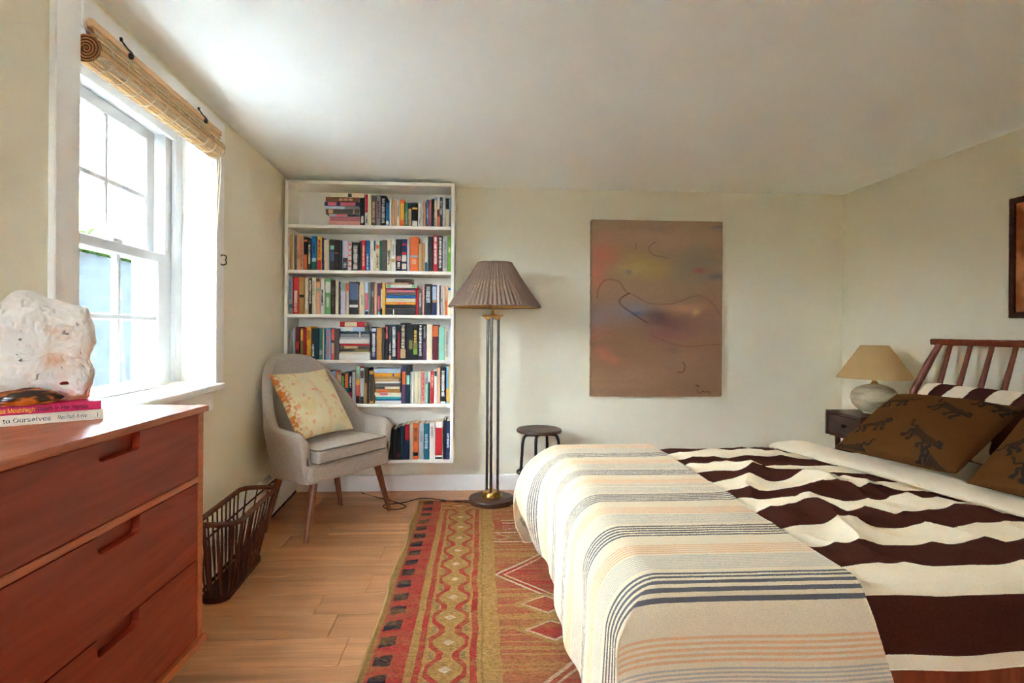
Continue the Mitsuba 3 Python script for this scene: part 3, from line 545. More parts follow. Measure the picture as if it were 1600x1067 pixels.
rd = np.hypot((Q[..., 0] - 0.068) / 0.009, (Q[..., 1] - 0.043) / 0.0045) < 1; col = np.where((rd & (Q[..., 2] < 0))[..., None], lin(120, 28, 20), col)
SM = frame_matrix(np.array([o2[0], o2[1], 0.9415]) + bg * 0.072, be, [0, 0, 1.0], bg)
solo('pale_stone', 'large rough pale stone with painted orange glow patches standing on the pink book', 'stone', xf(grid(Q, close_u=True), SM), 'rock_skin', smooth=True, color=np.clip(col.reshape(-1, 3), 0, 1))
# amber lump in front of it
ic = trimesh.creation.icosphere(4); v = ic.vertices.copy(); nz = meshkit.fbm(v * 1.6, 3, seed=31)[:, None]
v = v * (0.72 + 0.55 * nz) * [0.062, 0.021, 0.022]; v[:, 2] = np.maximum(v[:, 2], -0.014); glint_mix = sms(0.47, 0.66, meshkit.fbm(ic.vertices * 2.4, 3, seed=33))[:, None]  # orange glints are painted into the vertex colours
vmat('amber_glass', 0.12, 0.6, clearcoat=1.0, clearcoat_gloss=0.95)
solo('amber_lump', 'glossy dark amber lump with painted orange glints in front of the pale stone', 'ornament', xf(mesh(v, ic.faces), frame_matrix(np.array([o2[0], o2[1], 0.9558]) + be * 0.137 + bg * 0.010, be, bg * -1, [0, 0, 1.0])), 'amber_glass', smooth=True, color=np.clip(lin(34, 16, 9) + glint_mix * (lin(190, 88, 16) - lin(34, 16, 9)), 0, 1))

# ------------------------------------------------------------------ spindle basket
bk = thing('spindle_basket', 'dark wooden spindle basket on the floor between the chest and armchair', 'basket')
def rrect(l0, l1, y0, y1, r, n=10):
    pts = []
    for cx, cy, a0 in ((l1 - r, y1 - r, 0), (l0 + r, y1 - r, 90), (l0 + r, y0 + r, 180), (l1 - r, y0 + r, 270)):
        for a in np.radians(np.linspace(a0, a0 + 90, n)): pts.append((cx + r * math.cos(a), cy + r * math.sin(a)))
    return np.array(pts)
bp = sg.Polygon(rrect(0.075, 0.185, 2.385, 2.865, 0.05))
m = cat_([trimesh.creation.extrude_polygon(bp, 0.018, engine='earcut'), xf(trimesh.creation.extrude_polygon(bp.buffer(-0.006), 0.006, engine='earcut'), trimesh.transformations.translation_matrix([0, 0, 0.018]))])
obj('base', LW(xf(m, trimesh.transformations.translation_matrix([0, 0, 0.001]))), 'dark_wood', bk)
rim = rrect(0.073, 0.238, 2.345, 2.90, 0.06); rim3 = np.c_[rim, np.full(len(rim), 0.335)]
loop = np.vstack([rim3, rim3[:1]]); t = np.gradient(loop, axis=0)
def ring_tube(pts, ra, rb, sides=12):
    p = np.asarray(pts); tg = np.roll(p, -1, 0) - np.roll(p, 1, 0); tg /= np.linalg.norm(tg, axis=1, keepdims=True)
    a = np.cross(tg, [0, 0, 1.0]); an = np.arange(sides) * 2 * np.pi / sides
    return grid(p[:, None] + ra * np.cos(an)[None, :, None] * a[:, None] + rb * np.sin(an)[None, :, None] * np.array([0, 0, 1.0]), True, True)
obj('rim', LW(ring_tube(rim3, 0.013, 0.011)), 'basket_wood', bk)
bring, tring = sg.LinearRing(rrect(0.085, 0.176, 2.398, 2.852, 0.042)), sg.LinearRing(rim)
NS = 26
for i in range(NS):
    f_ = (i + 0.5) / NS; a = np.array(bring.interpolate(f_, normalized=True).coords[0]); b = np.array(tring.interpolate(f_, normalized=True).coords[0])
    zs = np.linspace(0.022, 0.328, 9); w = (zs - 0.022) / 0.306
    obj('spindle', LW(tube(np.c_[a[0] + (b[0] - a[0]) * w, a[1] + (b[1] - a[1]) * w, zs], 0.0036 + 0.0028 * np.exp(-((w - 0.45) / 0.22) ** 2), 10)), 'basket_wood', bk)

# ------------------------------------------------------------------ armchair
ac = thing('armchair', 'grey upholstered armchair with rounded back and tapered wooden legs by the bookcase', 'armchair')
CU, CV = np.array([0.839, -0.545, 0]), np.array([0.545, 0.839, 0])
MC = frame_matrix([-0.722, 3.332, 0], CU, CV, [0, 0, 1.0])
def CH(m): return xf(m, MC)
NT = 141
tt = np.linspace(-1, 1, NT)
def plan(t, off):
    b = np.clip(t / 0.62, -1, 1) * np.pi / 2
    ex = np.clip((np.abs(t) - 0.62) / 0.38, 0, 1)
    u = -0.235 - (0.232 + off) * np.cos(b) * (np.abs(t) <= 0.62) + ex * 0.215
    v = np.sign(t) * np.where(np.abs(t) <= 0.62, (0.300 + off) * np.abs(np.sin(b)) ** 0.92, 0.300 + off + 0.012 * ex)
    return u, v, b, ex
u_, v_, b_, ex_ = plan(tt, 0)
hh = np.clip(1 - np.abs(np.sin(b_)) ** 3.2, 0, 1) ** 0.75 * (np.abs(tt) <= 0.62)
ztop = 0.580 + 0.385 * hh - 0.012 * ex_ - 0.03 * sms(0.8, 1.0, ex_)
def shell_pt(t, off, z, lip=0.0):
    u, v, b, ex = plan(t, off)
    w = np.cos(b) ** 1.2 * (np.abs(t) <= 0.62)
    rec = np.maximum(z - 0.42, 0) * 0.15 * w
    fl = sms(0.44, 0.57, z) * (1 - 0.8 * hh) * 0.022 + lip
    low = sms(0.45, 0.30, z) * 0.018
    n = np.stack([-np.cos(b) * (np.abs(t) <= 0.62), np.sign(t) * np.abs(np.sin(b))], -1)
    return np.stack([u - rec + n[..., 0] * (fl - low), v + n[..., 1] * (fl - low), z], -1)
rows = []
zin0 = 0.36
for s in np.linspace(0, 1, 14): rows.append(shell_pt(tt, 0.028, 0.30 + (ztop - 0.024 - 0.30) * s))
for a in np.linspace(0, np.pi, 10)[1:-1]: rows.append(shell_pt(tt, 0.028 * np.cos(a), ztop - 0.024 + 0.024 * np.sin(a)))
for s in np.linspace(1, 0, 14): rows.append(shell_pt(tt, -0.028, zin0 + (ztop - 0.024 - zin0) * s))
P = np.array(rows)
ca, cb2 = P[:, 0].mean(0), P[:, -1].mean(0)
sh = grid(P)
V = np.vstack([sh.vertices, ca + [0.012, 0, 0], cb2 + [0.012, 0, 0]]); nv = len(sh.vertices); nr = len(rows); F = [sh.faces]
F.append(np.array([[nv, (i + 1) * NT, i * NT] for i in range(nr - 1)])); F.append(np.array([[nv + 1, i * NT + NT - 1, (i + 1) * NT + NT - 1] for i in range(nr - 1)]))
shell = mesh(V, np.vstack(F)); trimesh.repair.fix_normals(shell)
obj('back_and_arms', CH(shell), 'chair_cloth', ac, smooth=60)
bu, bv, *_ = plan(np.linspace(-1, 1, 60), 0.004)
bpoly = sg.Polygon(np.r_[np.c_[bu, bv], [[0.0, 0.29], [0.0, -0.29]]]).buffer(0)
base = cat_([xf(trimesh.creation.extrude_polygon(bpoly.buffer(-0.004), 0.10, engine='earcut'), trimesh.transformations.translation_matrix([0, 0, 0.296])), rbox(-0.06, 0.006, -0.304, 0.304, 0.298, 0.392, 0.018)])
obj('seat_base', CH(base), 'chair_cloth', ac, smooth=40)
def dome_box(x0, x1, y0, y1, z0, z1, r, dome, taper=0.0):
    m = rbox(x0, x1, y0, y1, z0, z1, r, 16); M = Manifold(__import__('manifold3d').Mesh(np.asarray(m.vertices, np.float32), np.asarray(m.faces, np.uint32))).refine_to_length(0.025).to_mesh()
    v = np.array(M.vert_properties[:, :3], float); cu, cv = (v[:, 0] - (x0 + x1) / 2) / ((x1 - x0) / 2), (v[:, 1] - (y0 + y1) / 2) / ((y1 - y0) / 2)
    g = np.clip(1 - cu ** 2, 0, 1) * np.clip(1 - cv ** 2, 0, 1); top = sms(0.3, 0.8, (v[:, 2] - z0) / (z1 - z0)); v[:, 2] += dome * g * top
    v[:, 1] *= 1 - taper * sms(0, -1, cu) ; return mesh(v, M.tri_verts)
cu_ = obj('seat_cushion', CH(dome_box(-0.425, 0.022, -0.266, 0.266, 0.394, 0.474, 0.017, 0.022, 0.22)), 'chair_cloth', ac, smooth=50)
for z in (0.402, 0.470): obj('piping', CH(tube(spline([[-0.25, -0.256, z], [-0.02, -0.264, z], [0.014, -0.254, z], [0.022, -0.2, z], [0.024, 0, z], [0.022, 0.2, z], [0.014, 0.254, z], [-0.02, 0.264, z], [-0.25, 0.256, z]], 80), 0.0042, 8)), 'piping_cloth', cu_)
for (u0, v0), (u1, v1) in (((-0.045, -0.235), (-0.005, -0.322)), ((-0.045, 0.245), (0.0, 0.312)), ((-0.36, -0.20), (-0.325, -0.33)), ((-0.36, 0.20), (-0.335, 0.235))):
    obj('leg', CH(tube([[u1, v1, 0.0], [u1 + (u0 - u1) * 0.5, v1 + (v0 - v1) * 0.5, 0.15], [u0, v0, 0.30]], [0.0115, 0.017, 0.021], 16)), 'leg_wood', ac)

# ------------------------------------------------------------------ cushions
def cushion(w, h, th, n=90, pinch=0.07, wrinkle=0.004, seed=1):
    u = np.linspace(-1, 1, n); U, W = np.meshgrid(u, u, indexing='ij')
    x = w / 2 * U * (1 - pinch * (1 - W ** 2) * 1.0 * np.abs(U) ** 1.5); y = h / 2 * W * (1 - pinch * (1 - U ** 2) * np.abs(W) ** 1.5)
    g = np.clip((1 - U ** 2) * (1 - W ** 2), 0, 1) ** 0.45
    wr = (meshkit.fbm(np.stack([U * 3, W * 3, U * 0], -1), 3, seed) - 0.5) * 2 * wrinkle * g ** 0.5
    top = np.stack([x, y, th / 2 * g + wr], -1); bot = np.stack([x, y, -th / 2 * g], -1)
    f = grid_faces(n, n); nv = n * n
    return np.vstack([top.reshape(-1, 3), bot.reshape(-1, 3)]), np.vstack([f, f[:, ::-1] + nv]), np.stack([U, W], -1).reshape(-1, 2)
def place_cushion(bl, br, tl, lift=0.0):
    bl, br, tl = (np.asarray(q, float) for q in (bl, br, tl)); ex = br - bl; w = np.linalg.norm(ex); ex /= w
    ey = tl - bl; h = np.linalg.norm(ey); ey -= ex * (ey @ ex); ey /= np.linalg.norm(ey); ez = np.cross(ex, ey)
    return frame_matrix((bl + br) / 2 + (tl - bl) / 2 + ez * lift, ex, ey, ez), w, h
lc = lambda u, v, z: (MC @ [u, v, z, 1.0])[:3]
M, w, h = place_cushion(lc(-0.13, -0.275, 0.492), lc(-0.16, 0.12, 0.497), lc(-0.36, -0.285, 0.855), 0.03)
v, f, uvc = cushion(0.43, 0.42, 0.13, seed=5)
U2 = (uvc + 1) / 2; q = np.c_[U2 * 3, np.zeros(len(U2))]
blot = sms(0.52, 0.75, meshkit.fbm(q * 2.2, 4, seed=41)); fold = np.exp(-((U2[:, 0] - 0.52 - 0.05 * np.sin(U2[:, 1] * 5)) / 0.03) ** 2) * (0.3 + 0.7 * meshkit.noise(q * 6, seed=3)); edge = sms(0.10, 0.0, U2[:, 0] - 0.05 * meshkit.noise(q * 9, seed=7)) * sms(0.25, 0.6, meshkit.noise(q * 14, seed=9)); spots = sms(0.78, 0.86, meshkit.noise(q * 5.2, seed=44))
col = lin(226, 210, 168) + blot[:, None] * 0.6 * (lin(216, 190, 120) - lin(226, 210, 168)); aqua = sms(0.55, 0.75, meshkit.fbm(q * 1.7, 3, seed=47))[:, None] * 0.5; col = col + aqua * (lin(196, 204, 176) - col)
for wgt, c in ((fold * 0.45, (222, 150, 104)), (spots * 0.65, (220, 140, 76)), (edge * 0.95, (206, 116, 30))): col = col + wgt[:, None] * (lin(*c) - col)
col = np.vstack([col, col])
solo('cushion', 'pale yellow cushion with orange blotches leaning in the grey armchair', 'cushion', xf(mesh(v, f), M), 'painted_cloth', smooth=True, color=np.clip(col, 0, 1))

# ------------------------------------------------------------------ floor lamp
fl = thing('floor_lamp', 'floor lamp with a pleated taupe shade and three slim metal columns', 'lamp')
LX, LY = 0.082, 3.735
obj('base', lathe([(0.0, 0.0), (0.14, 0.0), (0.148, 0.004), (0.149, 0.024), (0.145, 0.031), (0.132, 0.034), (0.125, 0.039), (0.06, 0.041), (0.0, 0.041)], 72, (LX, LY, 0.0065)), 'stool_wood', fl, label='dark round base')
obj('collar', lathe([(0.0, 0.0), (0.066, 0.0), (0.066, 0.006), (0.058, 0.016), (0.055, 0.028), (0.049, 0.032), (0.0, 0.034)], 48, (LX, LY, 0.0465)), 'brass', fl, label='brass collar')
for k in range(3):
    a = math.radians(20 + 120 * k); x, y = LX + 0.0405 * math.cos(a), LY + 0.0405 * math.sin(a)
    obj('column', tube([[x, y, 0.075], [x, y, 1.20]], 0.0085, 20), 'gunmetal', fl)
obj('top_plate', lathe([(0, 0.0), (0.05, 0.0), (0.068, 0.008), (0.072, 0.014), (0.066, 0.016), (0.0, 0.014)], 56, (LX, LY, 1.20)), 'brass', fl, label='brass top plate')
obj('stem', cat_([lathe([(0, 0), (0.016, 0), (0.012, 0.012), (0.008, 0.02), (0.008, 0.07), (0.017, 0.078), (0.017, 0.125), (0, 0.127)], 24, (LX, LY, 1.214)), tube([[LX, LY, 1.34], [LX, LY, 1.54]], 0.004, 8), tube([[LX - 0.112, LY, 1.54], [LX + 0.112, LY, 1.54]], 0.0025, 8), tube([[LX, LY - 0.112, 1.54], [LX, LY + 0.112, 1.54]], 0.0025, 8)]), 'brass', fl)
for sx in (-0.03, 0.03): obj('cup', lathe([(0, 0), (0.012, 0), (0.02, 0.008), (0.02, 0.014), (0, 0.016)], 20, (LX + sx, LY - 0.018, 1.185)), 'brass', fl)
def pleated(r0, r1, z0, z1, loc, n=96, depth=0.006, rows=10, curve=0.0):
    an = np.arange(n * 2) * np.pi / n; zz = np.linspace(0, 1, rows); P = np.zeros((rows, n * 2, 3))
    for i, s in enumerate(zz):
        r = r0 + (r1 - r0) * s - curve * math.sin(math.pi * s); rr = r + np.where(np.arange(n * 2) % 2 == 0, depth, -depth) * (r / r0) * 0.5
        P[i, :, 0], P[i, :, 1], P[i, :, 2] = loc[0] + rr * np.cos(an), loc[1] + rr * np.sin(an), z0 + (z1 - z0) * s
    return grid(P, close_v=True)
sh_ = obj('shade', pleated(0.298, 0.112, 1.270, 1.553, (LX + 0.012, LY), n=64, depth=0.012, curve=0.004), 'shade_taupe', fl, smooth=False)
obj('lining', lathe([(0.290, 1.271), (0.106, 1.551)], 96, (LX + 0.012, LY, 0)), 'shade_lining', sh_, smooth=True, label='tan shade lining')
for r, z in ((0.2985, 1.270), (0.1125, 1.553)): obj('rim', ring_tube(np.c_[LX + 0.012 + r * np.cos(np.arange(96) * np.pi / 48), LY + r * np.sin(np.arange(96) * np.pi / 48), np.full(96, z)], 0.0022, 0.0035, 8), 'shade_taupe', sh_)
cab = spline([[LX - 0.149, LY - 0.01, 0.004], [-0.25, 3.80, 0.004], [-0.40, 3.83, 0.004], [-0.50, 3.74, 0.004], [-0.60, 3.70, 0.004], [-0.57, 3.62, 0.004], [-0.50, 3.60, 0.007], [-0.46, 3.66, 0.004], [-0.52, 3.72, 0.011], [-0.66, 3.86, 0.004], [-0.80, 3.98, 0.004]], 120)
obj('cable', tube(cab, 0.003, 8), 'cord_black', fl)

# ------------------------------------------------------------------ stool
st = thing('stool', 'low round stool with dark wooden seat and black metal legs behind the bed', 'stool')
SX, SY, RUG_END = 0.400, 3.845, 3.80
obj('seat', lathe([(0, 0.0), (0.138, 0.0), (0.150, 0.006), (0.152, 0.014), (0.149, 0.022), (0.142, 0.026), (0.12, 0.025), (0.05, 0.022), (0, 0.021)], 72, (SX, SY, 0.437)), 'stool_wood', st)
for a in (-150, -105, -20, 60):
    ca_, sa_ = math.cos(math.radians(a)), math.sin(math.radians(a))
    pts = [(0.02, 0.428), (0.09, 0.428), (0.118, 0.420), (0.130, 0.395), (0.136, 0.34), (0.150, 0.15), (0.158, 0.0062 if SY + 0.158 * sa_ < RUG_END else 0.0)]
    obj('leg', tube(spline([[SX + r * ca_, SY + r * sa_, z] for r, z in pts], 50), 0.0095, 12), 'black_metal', st)
obj('brace', ring_tube(np.c_[SX + 0.146 * np.cos(np.arange(64) * np.pi / 32), SY + 0.146 * np.sin(np.arange(64) * np.pi / 32), np.full(64, 0.17)], 0.006, 0.006, 8), 'black_metal', st)

# ------------------------------------------------------------------ canvas on the back wall
PX0, PX1, PZ0, PZ1, PY = 0.777, 1.722, 0.657, 1.902, YB - 0.035
nx, nz = 260, 340
GX, GZ = np.meshgrid(np.linspace(0, 1, nx), np.linspace(0, 1, nz), indexing='ij')     # GZ: 0 foot, 1 head
q = np.stack([GX * 3, GZ * 4, GX * 0], -1)
W1 = meshkit.fbm(q * [1.0, 2.2, 1], 4, seed=51); W2 = meshkit.fbm(q * [1.2, 3.0, 1] + 9, 4, seed=52); W3 = meshkit.fbm(q * [2.0, 9.0, 1], 3, seed=53)
gx, gz = GX + 0.10 * (W2 - 0.5), GZ + 0.09 * (W1 - 0.5)
col = lin(150, 112, 82) + sms(0.25, 0.9, GZ)[..., None] * (lin(176, 148, 116) - lin(150, 112, 82))
def wash(cx, cz, rx, rz, c, a):
    global col
    g = np.exp(-((gx - cx) / rx) ** 2 - ((gz - cz) / rz) ** 2) * a * (0.75 + 1.1 * W3)
    col = col + np.clip(g, 0, 1)[..., None] * (lin(*c) - col)
for w_ in [(0.10, .82, .13, .10, (206, 118, 92), .6), (.02, .70, .10, .09, (206, 122, 92), .55), (.50, .90, .5, .06, (196, 160, 138), .5), (.42, .73, .20, .07, (190, 160, 92), .6), (.30, .71, .10, .05, (200, 172, 110), .4), (.80, .76, .18, .10, (146, 138, 118), .55), (.82, .73, .06, .012, (180, 88, 74), .6), (.95, .70, .06, .02, (110, 118, 126), .6), (.30, .48, .16, .06, (136, 134, 142), .6), (.05, .46, .12, .06, (160, 140, 140), .5), (.34, .45, .05, .015, (92, 112, 134), .6), (.52, .44, .10, .04, (88, 78, 84), .6), (.62, .41, .22, .06, (120, 80, 76), .65), (.60, .34, .16, .04, (146, 84, 80), .6), (.85, .45, .2, .10, (158, 112, 96), .5), (.72, .51, .14, .025, (206, 150, 110), .45), (.8, .48, .03, .02, (206, 176, 112), .5), (.10, .24, .06, .04, (188, 108, 88), .5), (.18, .21, .07, .02, (188, 104, 84), .45), (.04, .36, .10, .05, (192, 124, 104), .35), (.2, .1, .4, .1, (180, 138, 104), .4), (.75, .2, .3, .14, (162, 124, 98), .4), (.62, .27, .08, .03, (130, 100, 84), .4), (.28, .685, .025, .02, (116, 120, 128), .5), (.5, .96, .12, .03, (170, 140, 130), .4), (.95, .97, .05, .01, (120, 120, 124), .5)]: wash(*w_)
asp = (PX1 - PX0) / (PZ1 - PZ0)
pts2 = np.stack([GX * asp, GZ], -1).reshape(-1, 2); P2 = shapely.points(pts2)
def stroke(pts, wd, c, a):
    global col
    xy = spline(np.array(pts, float) * [asp, 1], 60); d = shapely.distance(P2, sg.LineString(xy)).reshape(GX.shape)
    g = sms(wd, wd * 0.2, d + 0.5 * wd * (W3 - 0.5)) * a * (0.45 + 1.0 * W3)
    col = col + np.clip(g, 0, 1)[..., None] * (lin(*c) - col)
# curves read off the canvas: x from its left edge, z from its foot, both as fractions
stroke([(.05, .56), (.06, .615), (.10, .655), (.16, .662), (.22, .645), (.25, .61), (.29, .585)], .006, (150, 66, 56), .75)
stroke([(.29, .585), (.24, .565), (.215, .54), (.235, .515), (.29, .485), (.35, .455), (.43, .42)], .006, (104, 52, 50), .8)
stroke([(.29, .585), (.34, .57), (.42, .535), (.52, .525), (.62, .53), (.72, .555), (.82, .575), (.90, .55), (.97, .47)], .005, (138, 72, 62), .55)
stroke([(.49, .875), (.45, .86), (.435, .835), (.46, .81), (.53, .795), (.58, .785)], .005, (120, 84, 72), .6)
stroke([(.0, .325), (.06, .345), (.12, .36), (.19, .352)], .005, (176, 84, 70), .6)
stroke([(.45, .35), (.58, .31), (.72, .285), (.84, .29), (.98, .295)], .004, (126, 70, 62), .6)
stroke([(.70, .195), (.715, .16), (.70, .14), (.66, .142)], .005, (70, 50, 46), .7)
stroke([(.585, .455), (.588, .42)], .005, (150, 70, 64), .6)
stroke([(.34, .87), (.335, .84)], .006, (110, 90, 80), .5)
stroke([(.812, .062), (.822, .058)], .006, (26, 20, 20), .95); stroke([(.80, .066), (.804, .064)], .004, (26, 20, 20), .9)
stroke([(.815, .04), (.82, .022), (.84, .02), (.855, .034), (.87, .022), (.89, .03), (.905, .016), (.91, .03)], .003, (40, 30, 28), .8)
stroke([(.005, .0), (.005, .5), (.005, 1.0)], .004, (120, 100, 84), .5)
col = col * (0.94 + 0.12 * meshkit.noise(np.stack([GX * 160, GZ * 210, GX * 0], -1), seed=4))[..., None]
pt = thing('canvas', 'large abstract canvas in faded pinks and browns hanging on the back wall', 'painting')
Pp = np.stack([PX0 + GX * (PX1 - PX0), np.full(GX.shape, PY), PZ0 + GZ * (PZ1 - PZ0)], -1)
scene[pt + '__painted_face'] = mikit.ply(grid(Pp), 'painted_cloth', True, color=np.clip(col.reshape(-1, 3), 0, 1))
mat('canvas_edge', lin(160, 132, 104), 0.9, 0.1)
obj('stretcher', box(PX0, PX1, PY + 0.0006, YB - 0.001, PZ0, PZ1, 0.002), 'canvas_edge', pt, smooth=False)
obj('tack', cat_([trimesh.creation.icosphere(1, 0.004).apply_translation([PX0 - 0.001, PY + 0.016, z]) for z in np.linspace(PZ0 + 0.02, PZ1 - 0.03, 11)]), 'iron_dark', pt)

# framed picture on the right wall, only its edge in view
fp = thing('framed_picture', 'dark framed picture on the right wall, cut by the edge of the photo', 'picture')
FY0, FY1, FZA, FZB = 2.16, 2.702, 1.193, 1.780
fr = trimesh.boolean.difference([box(XR - 0.030, XR - 0.001, FY0, FY1, FZA, FZB, 0.003), box(XR - 0.05, XR - 0.012, FY0 + 0.028, FY1 - 0.028, FZA + 0.028, FZB - 0.028)], engine='manifold')
obj('frame', fr, 'dark_wood', fp, smooth=False)
mat('print_tan', mikit.proc(lambda p, n, uv: mixc(lin(206, 140, 92), lin(150, 84, 50), mikit.smoothstep(0.4, 0.7, mikit.fbm(p.y * 9, p.z * 9, 2.0, 3)))), 0.8, 0.1)
obj('print', box(XR - 0.016, XR - 0.0125, FY0 + 0.028, FY1 - 0.028, FZA + 0.028, FZB - 0.028), 'print_tan', fp, smooth=False)

# ------------------------------------------------------------------ kilim
RX0, RX1, RY0, RY1 = -0.388, 1.15, 0.45, 3.785
def rug_fn(p, n, uv):
    nz = mikit.noise(p.x * 7, p.y * 7, 1.0) - 0.5
    u = p.x - RX0 + 0.010 * nz + 0.004 * (mikit.noise(p.x * 40, p.y * 40, 3.0) - 0.5)
    v = RY1 - p.y + 0.012 * (mikit.noise(p.x * 9, p.y * 9, 5.0) - 0.5)
    red, och, drk, wht, fld = [mi.Color3f(*[float(t) for t in lin(*c)]) for c in ((164, 58, 54), (172, 130, 78), (42, 44, 52), (206, 176, 144), (164, 82, 66))]
    tri = lambda x: dr.abs(x - dr.floor(x) - 0.5) * 2          # 1 at whole numbers, 0 between
    band = lambda a, b: (u > a) & (u < b)
    c = mi.Color3f(och)
    c = dr.select(band(0.0, 0.036), mixc(och, lin(120, 92, 58), 0.4), c)
    c = dr.select(band(0.030, 0.150), red, c)
    blk = band(0.040, 0.098) & (mikit.noise(p.x * 60, p.y * 50, 9.0) * 0.12 + dr.abs((v + 0.25 * (u - 0.07)) / 0.118 - dr.floor((v + 0.25 * (u - 0.07)) / 0.118) - 0.5) < 0.33)
    c = dr.select(blk, drk, c)
    c = dr.select(band(0.178, 0.200), red, c)
    du, tv = dr.abs(u - 0.282), tri(v / 0.172)
    amp = 0.030 + 0.040 * dr.clip(tv * 1.6 - 0.3, 0, 1)
    c = dr.select(band(0.212, 0.352) & (dr.abs(du - amp) < 0.013), red, c)
    c = dr.select(band(0.212, 0.352) & (du + 0.09 * (1 - tv) < 0.022), wht, c)
    c = dr.select(band(0.218, 0.346) & (tv < 0.3) & (du > 0.048), mixc(och, lin(140, 118, 84), 0.7), c)
    c = dr.select(band(0.362, 0.386), red, c)
    c = dr.select(band(0.400, 0.408), mixc(och, lin(128, 92, 54), 0.5), c)
    # field: weft stripes and stepped triangles edged in white
    f = u - 0.467
    st = mikit.noise(v * 64, u * 2.0, 3.0)
    fc = mixc(fld, och, mikit.smoothstep(0.50, 0.74, st) * 0.8)
    zz = tri((v - 1.165) / 0.95)
    arm = (1 - zz) * 0.46
    far_ = v > 0.74
    fc = dr.select(far_ & (f > arm - 0.010) & (f < arm + 0.010), wht, fc)
    fc = dr.select(far_ & (f > arm + 0.010) & (f < arm + 0.034), red, fc)
    fc = dr.select(far_ & (f > arm + 0.034) & (f < arm + 0.048), wht, fc)
    fc = dr.select(far_ & (f > arm + 0.048) & (mikit.noise(v * 90, 2.0, 1.0) > 0.52), red, fc)
    for fx, vy, hw, hv in ((0.035, 0.685, 0.055, 0.040), (0.205, 0.685, 0.055, 0.040), (0.37, 0.685, 0.055, 0.040), (0.20, 1.45, 0.105, 0.075), (0.20, 1.655, 0.105, 0.075)):
        d_ = dr.abs(f - fx) / hw + dr.abs(v - vy) / hv
        fc = dr.select(d_ < 1.35, och, fc); fc = dr.select(d_ < 1.05, wht, fc); fc = dr.select(d_ < 0.86, red, fc)
    fc = dr.select((dr.abs(v - 0.615) < 0.008) | (dr.abs(v - 0.755) < 0.008), wht, fc)
    fc = dr.select((v > 0.40) & (v < 0.57) & (f > 0.005) & (f < 0.42), dr.select((f > 0.05) & (f < 0.30) & (mikit.noise(v * 110, 1, 1) > 0.6), wht, red), fc)
    c = dr.select((f > 0) & (v > 0.215), fc, c)
    # end border: line of ovals, then dark dashes on the hem
    eb = (v < 0.205) & (u > 0.155)
    ov = dr.sqrt(dr.square((u / 0.175 - dr.floor(u / 0.175) - 0.5) * 0.175 / 0.070) + dr.square((v - 0.125) / 0.040))
    ec = dr.select((v > 0.06) & (v < 0.19), och, red)
    ec = dr.select(dr.abs(v - 0.125) < 0.008, red, ec)
    ec = dr.select((ov < 1) , red, ec); ec = dr.select(ov < 0.72, och, ec); ec = dr.select(ov < 0.3, wht, ec)
    c = dr.select(eb, ec, c)
    c = dr.select((v < 0.030) & (mikit.cell_rand(u / 0.045, 1, 4) > 0.45), drk, c)
    wv = mikit.noise(p.x * 260, p.y * 900, 1.0); w2 = mikit.noise(p.x * 700, p.y * 160, 2.0); w3 = mikit.fbm(p.x * 5, p.y * 30, 3.0, 3)
    w4 = mikit.noise(p.x * 120, p.y * 420, 7.0)
    c = mixc(c, c * 0.35 + 0.62 * och, dr.clip(0.14 + (w3 - 0.38) * 1.5 + 0.7 * (w4 - 0.55), 0, 0.85))
    fl = mikit.noise(p.x * 95, p.y * 300, 11.0)
    return c * (0.27 + 0.29 * wv + 0.25 * w2 + 0.36 * fl)
mat('kilim_wool', mikit.proc(rug_fn), 0.95, 0.05, bump=lambda p, n, uv: mikit.noise(p.x * 350, p.y * 500, 0.0), bump_scale=0.0012)
n1, n2 = 90, 190
RU, RV = np.meshgrid(np.linspace(0, 1, n1), np.linspace(0, 1, n2), indexing='ij')
X = RX0 + RU * (RX1 - RX0); Y = RY0 + RV * (RY1 - RY0)
edge_w = 0.010 * (meshkit.noise(np.stack([X * 0, Y * 3, X * 0], -1), seed=71) - 0.5) * 2
X = X + edge_w * (1 - RU) ** 4
wav = 0.005 * meshkit.fbm(np.stack([X * 3, Y * 4, X * 0], -1), 2, seed=73) * sms(0.0, 0.12, np.minimum(RU, 1 - RU)) * sms(0, 0.05, np.minimum(RV, 1 - RV))
top = np.stack([X, Y, 0.0045 + 0.0 * wav], -1); 
rim_ = np.concatenate([top[:, 0], top[-1, 1:], top[::-1, -1][1:], top[0, ::-1][1:-1]])
V = np.vstack([top.reshape(-1, 3), rim_ * [1, 1, 0] + [0, 0, 0.0005]]); nt = n1 * n2; m_ = len(rim_)
from scipy.spatial import cKDTree
ti = cKDTree(top.reshape(-1, 3)).query(rim_)[1]; i = np.arange(m_); j = (i + 1) % m_
F = np.vstack([grid_faces(n1, n2), np.stack([ti[i], nt + i, nt + j], 1), np.stack([ti[i], nt + j, ti[j]], 1)])
rg = thing('kilim_rug', 'flat-woven red and ochre kilim rug on the floor beside the bed', 'rug')
obj('weave', mesh(V, F), 'kilim_wool', rg, smooth=True)
rng = np.random.default_rng(8); yy = np.linspace(RY0 + 0.02, RY1 - 0.005, 160)
ew = 0.010 * (meshkit.noise(np.stack([yy * 0, yy * 3, yy * 0], -1), seed=71) - 0.5) * 2
mat('hem_wool', lin(170, 136, 84), 0.95, 0.05)
obj('selvedge', tube(np.c_[RX0 + ew - 0.001 + 0.002 * rng.random(160), yy, np.full(160, 0.0045)], 0.0042, 8), 'hem_wool', rg)

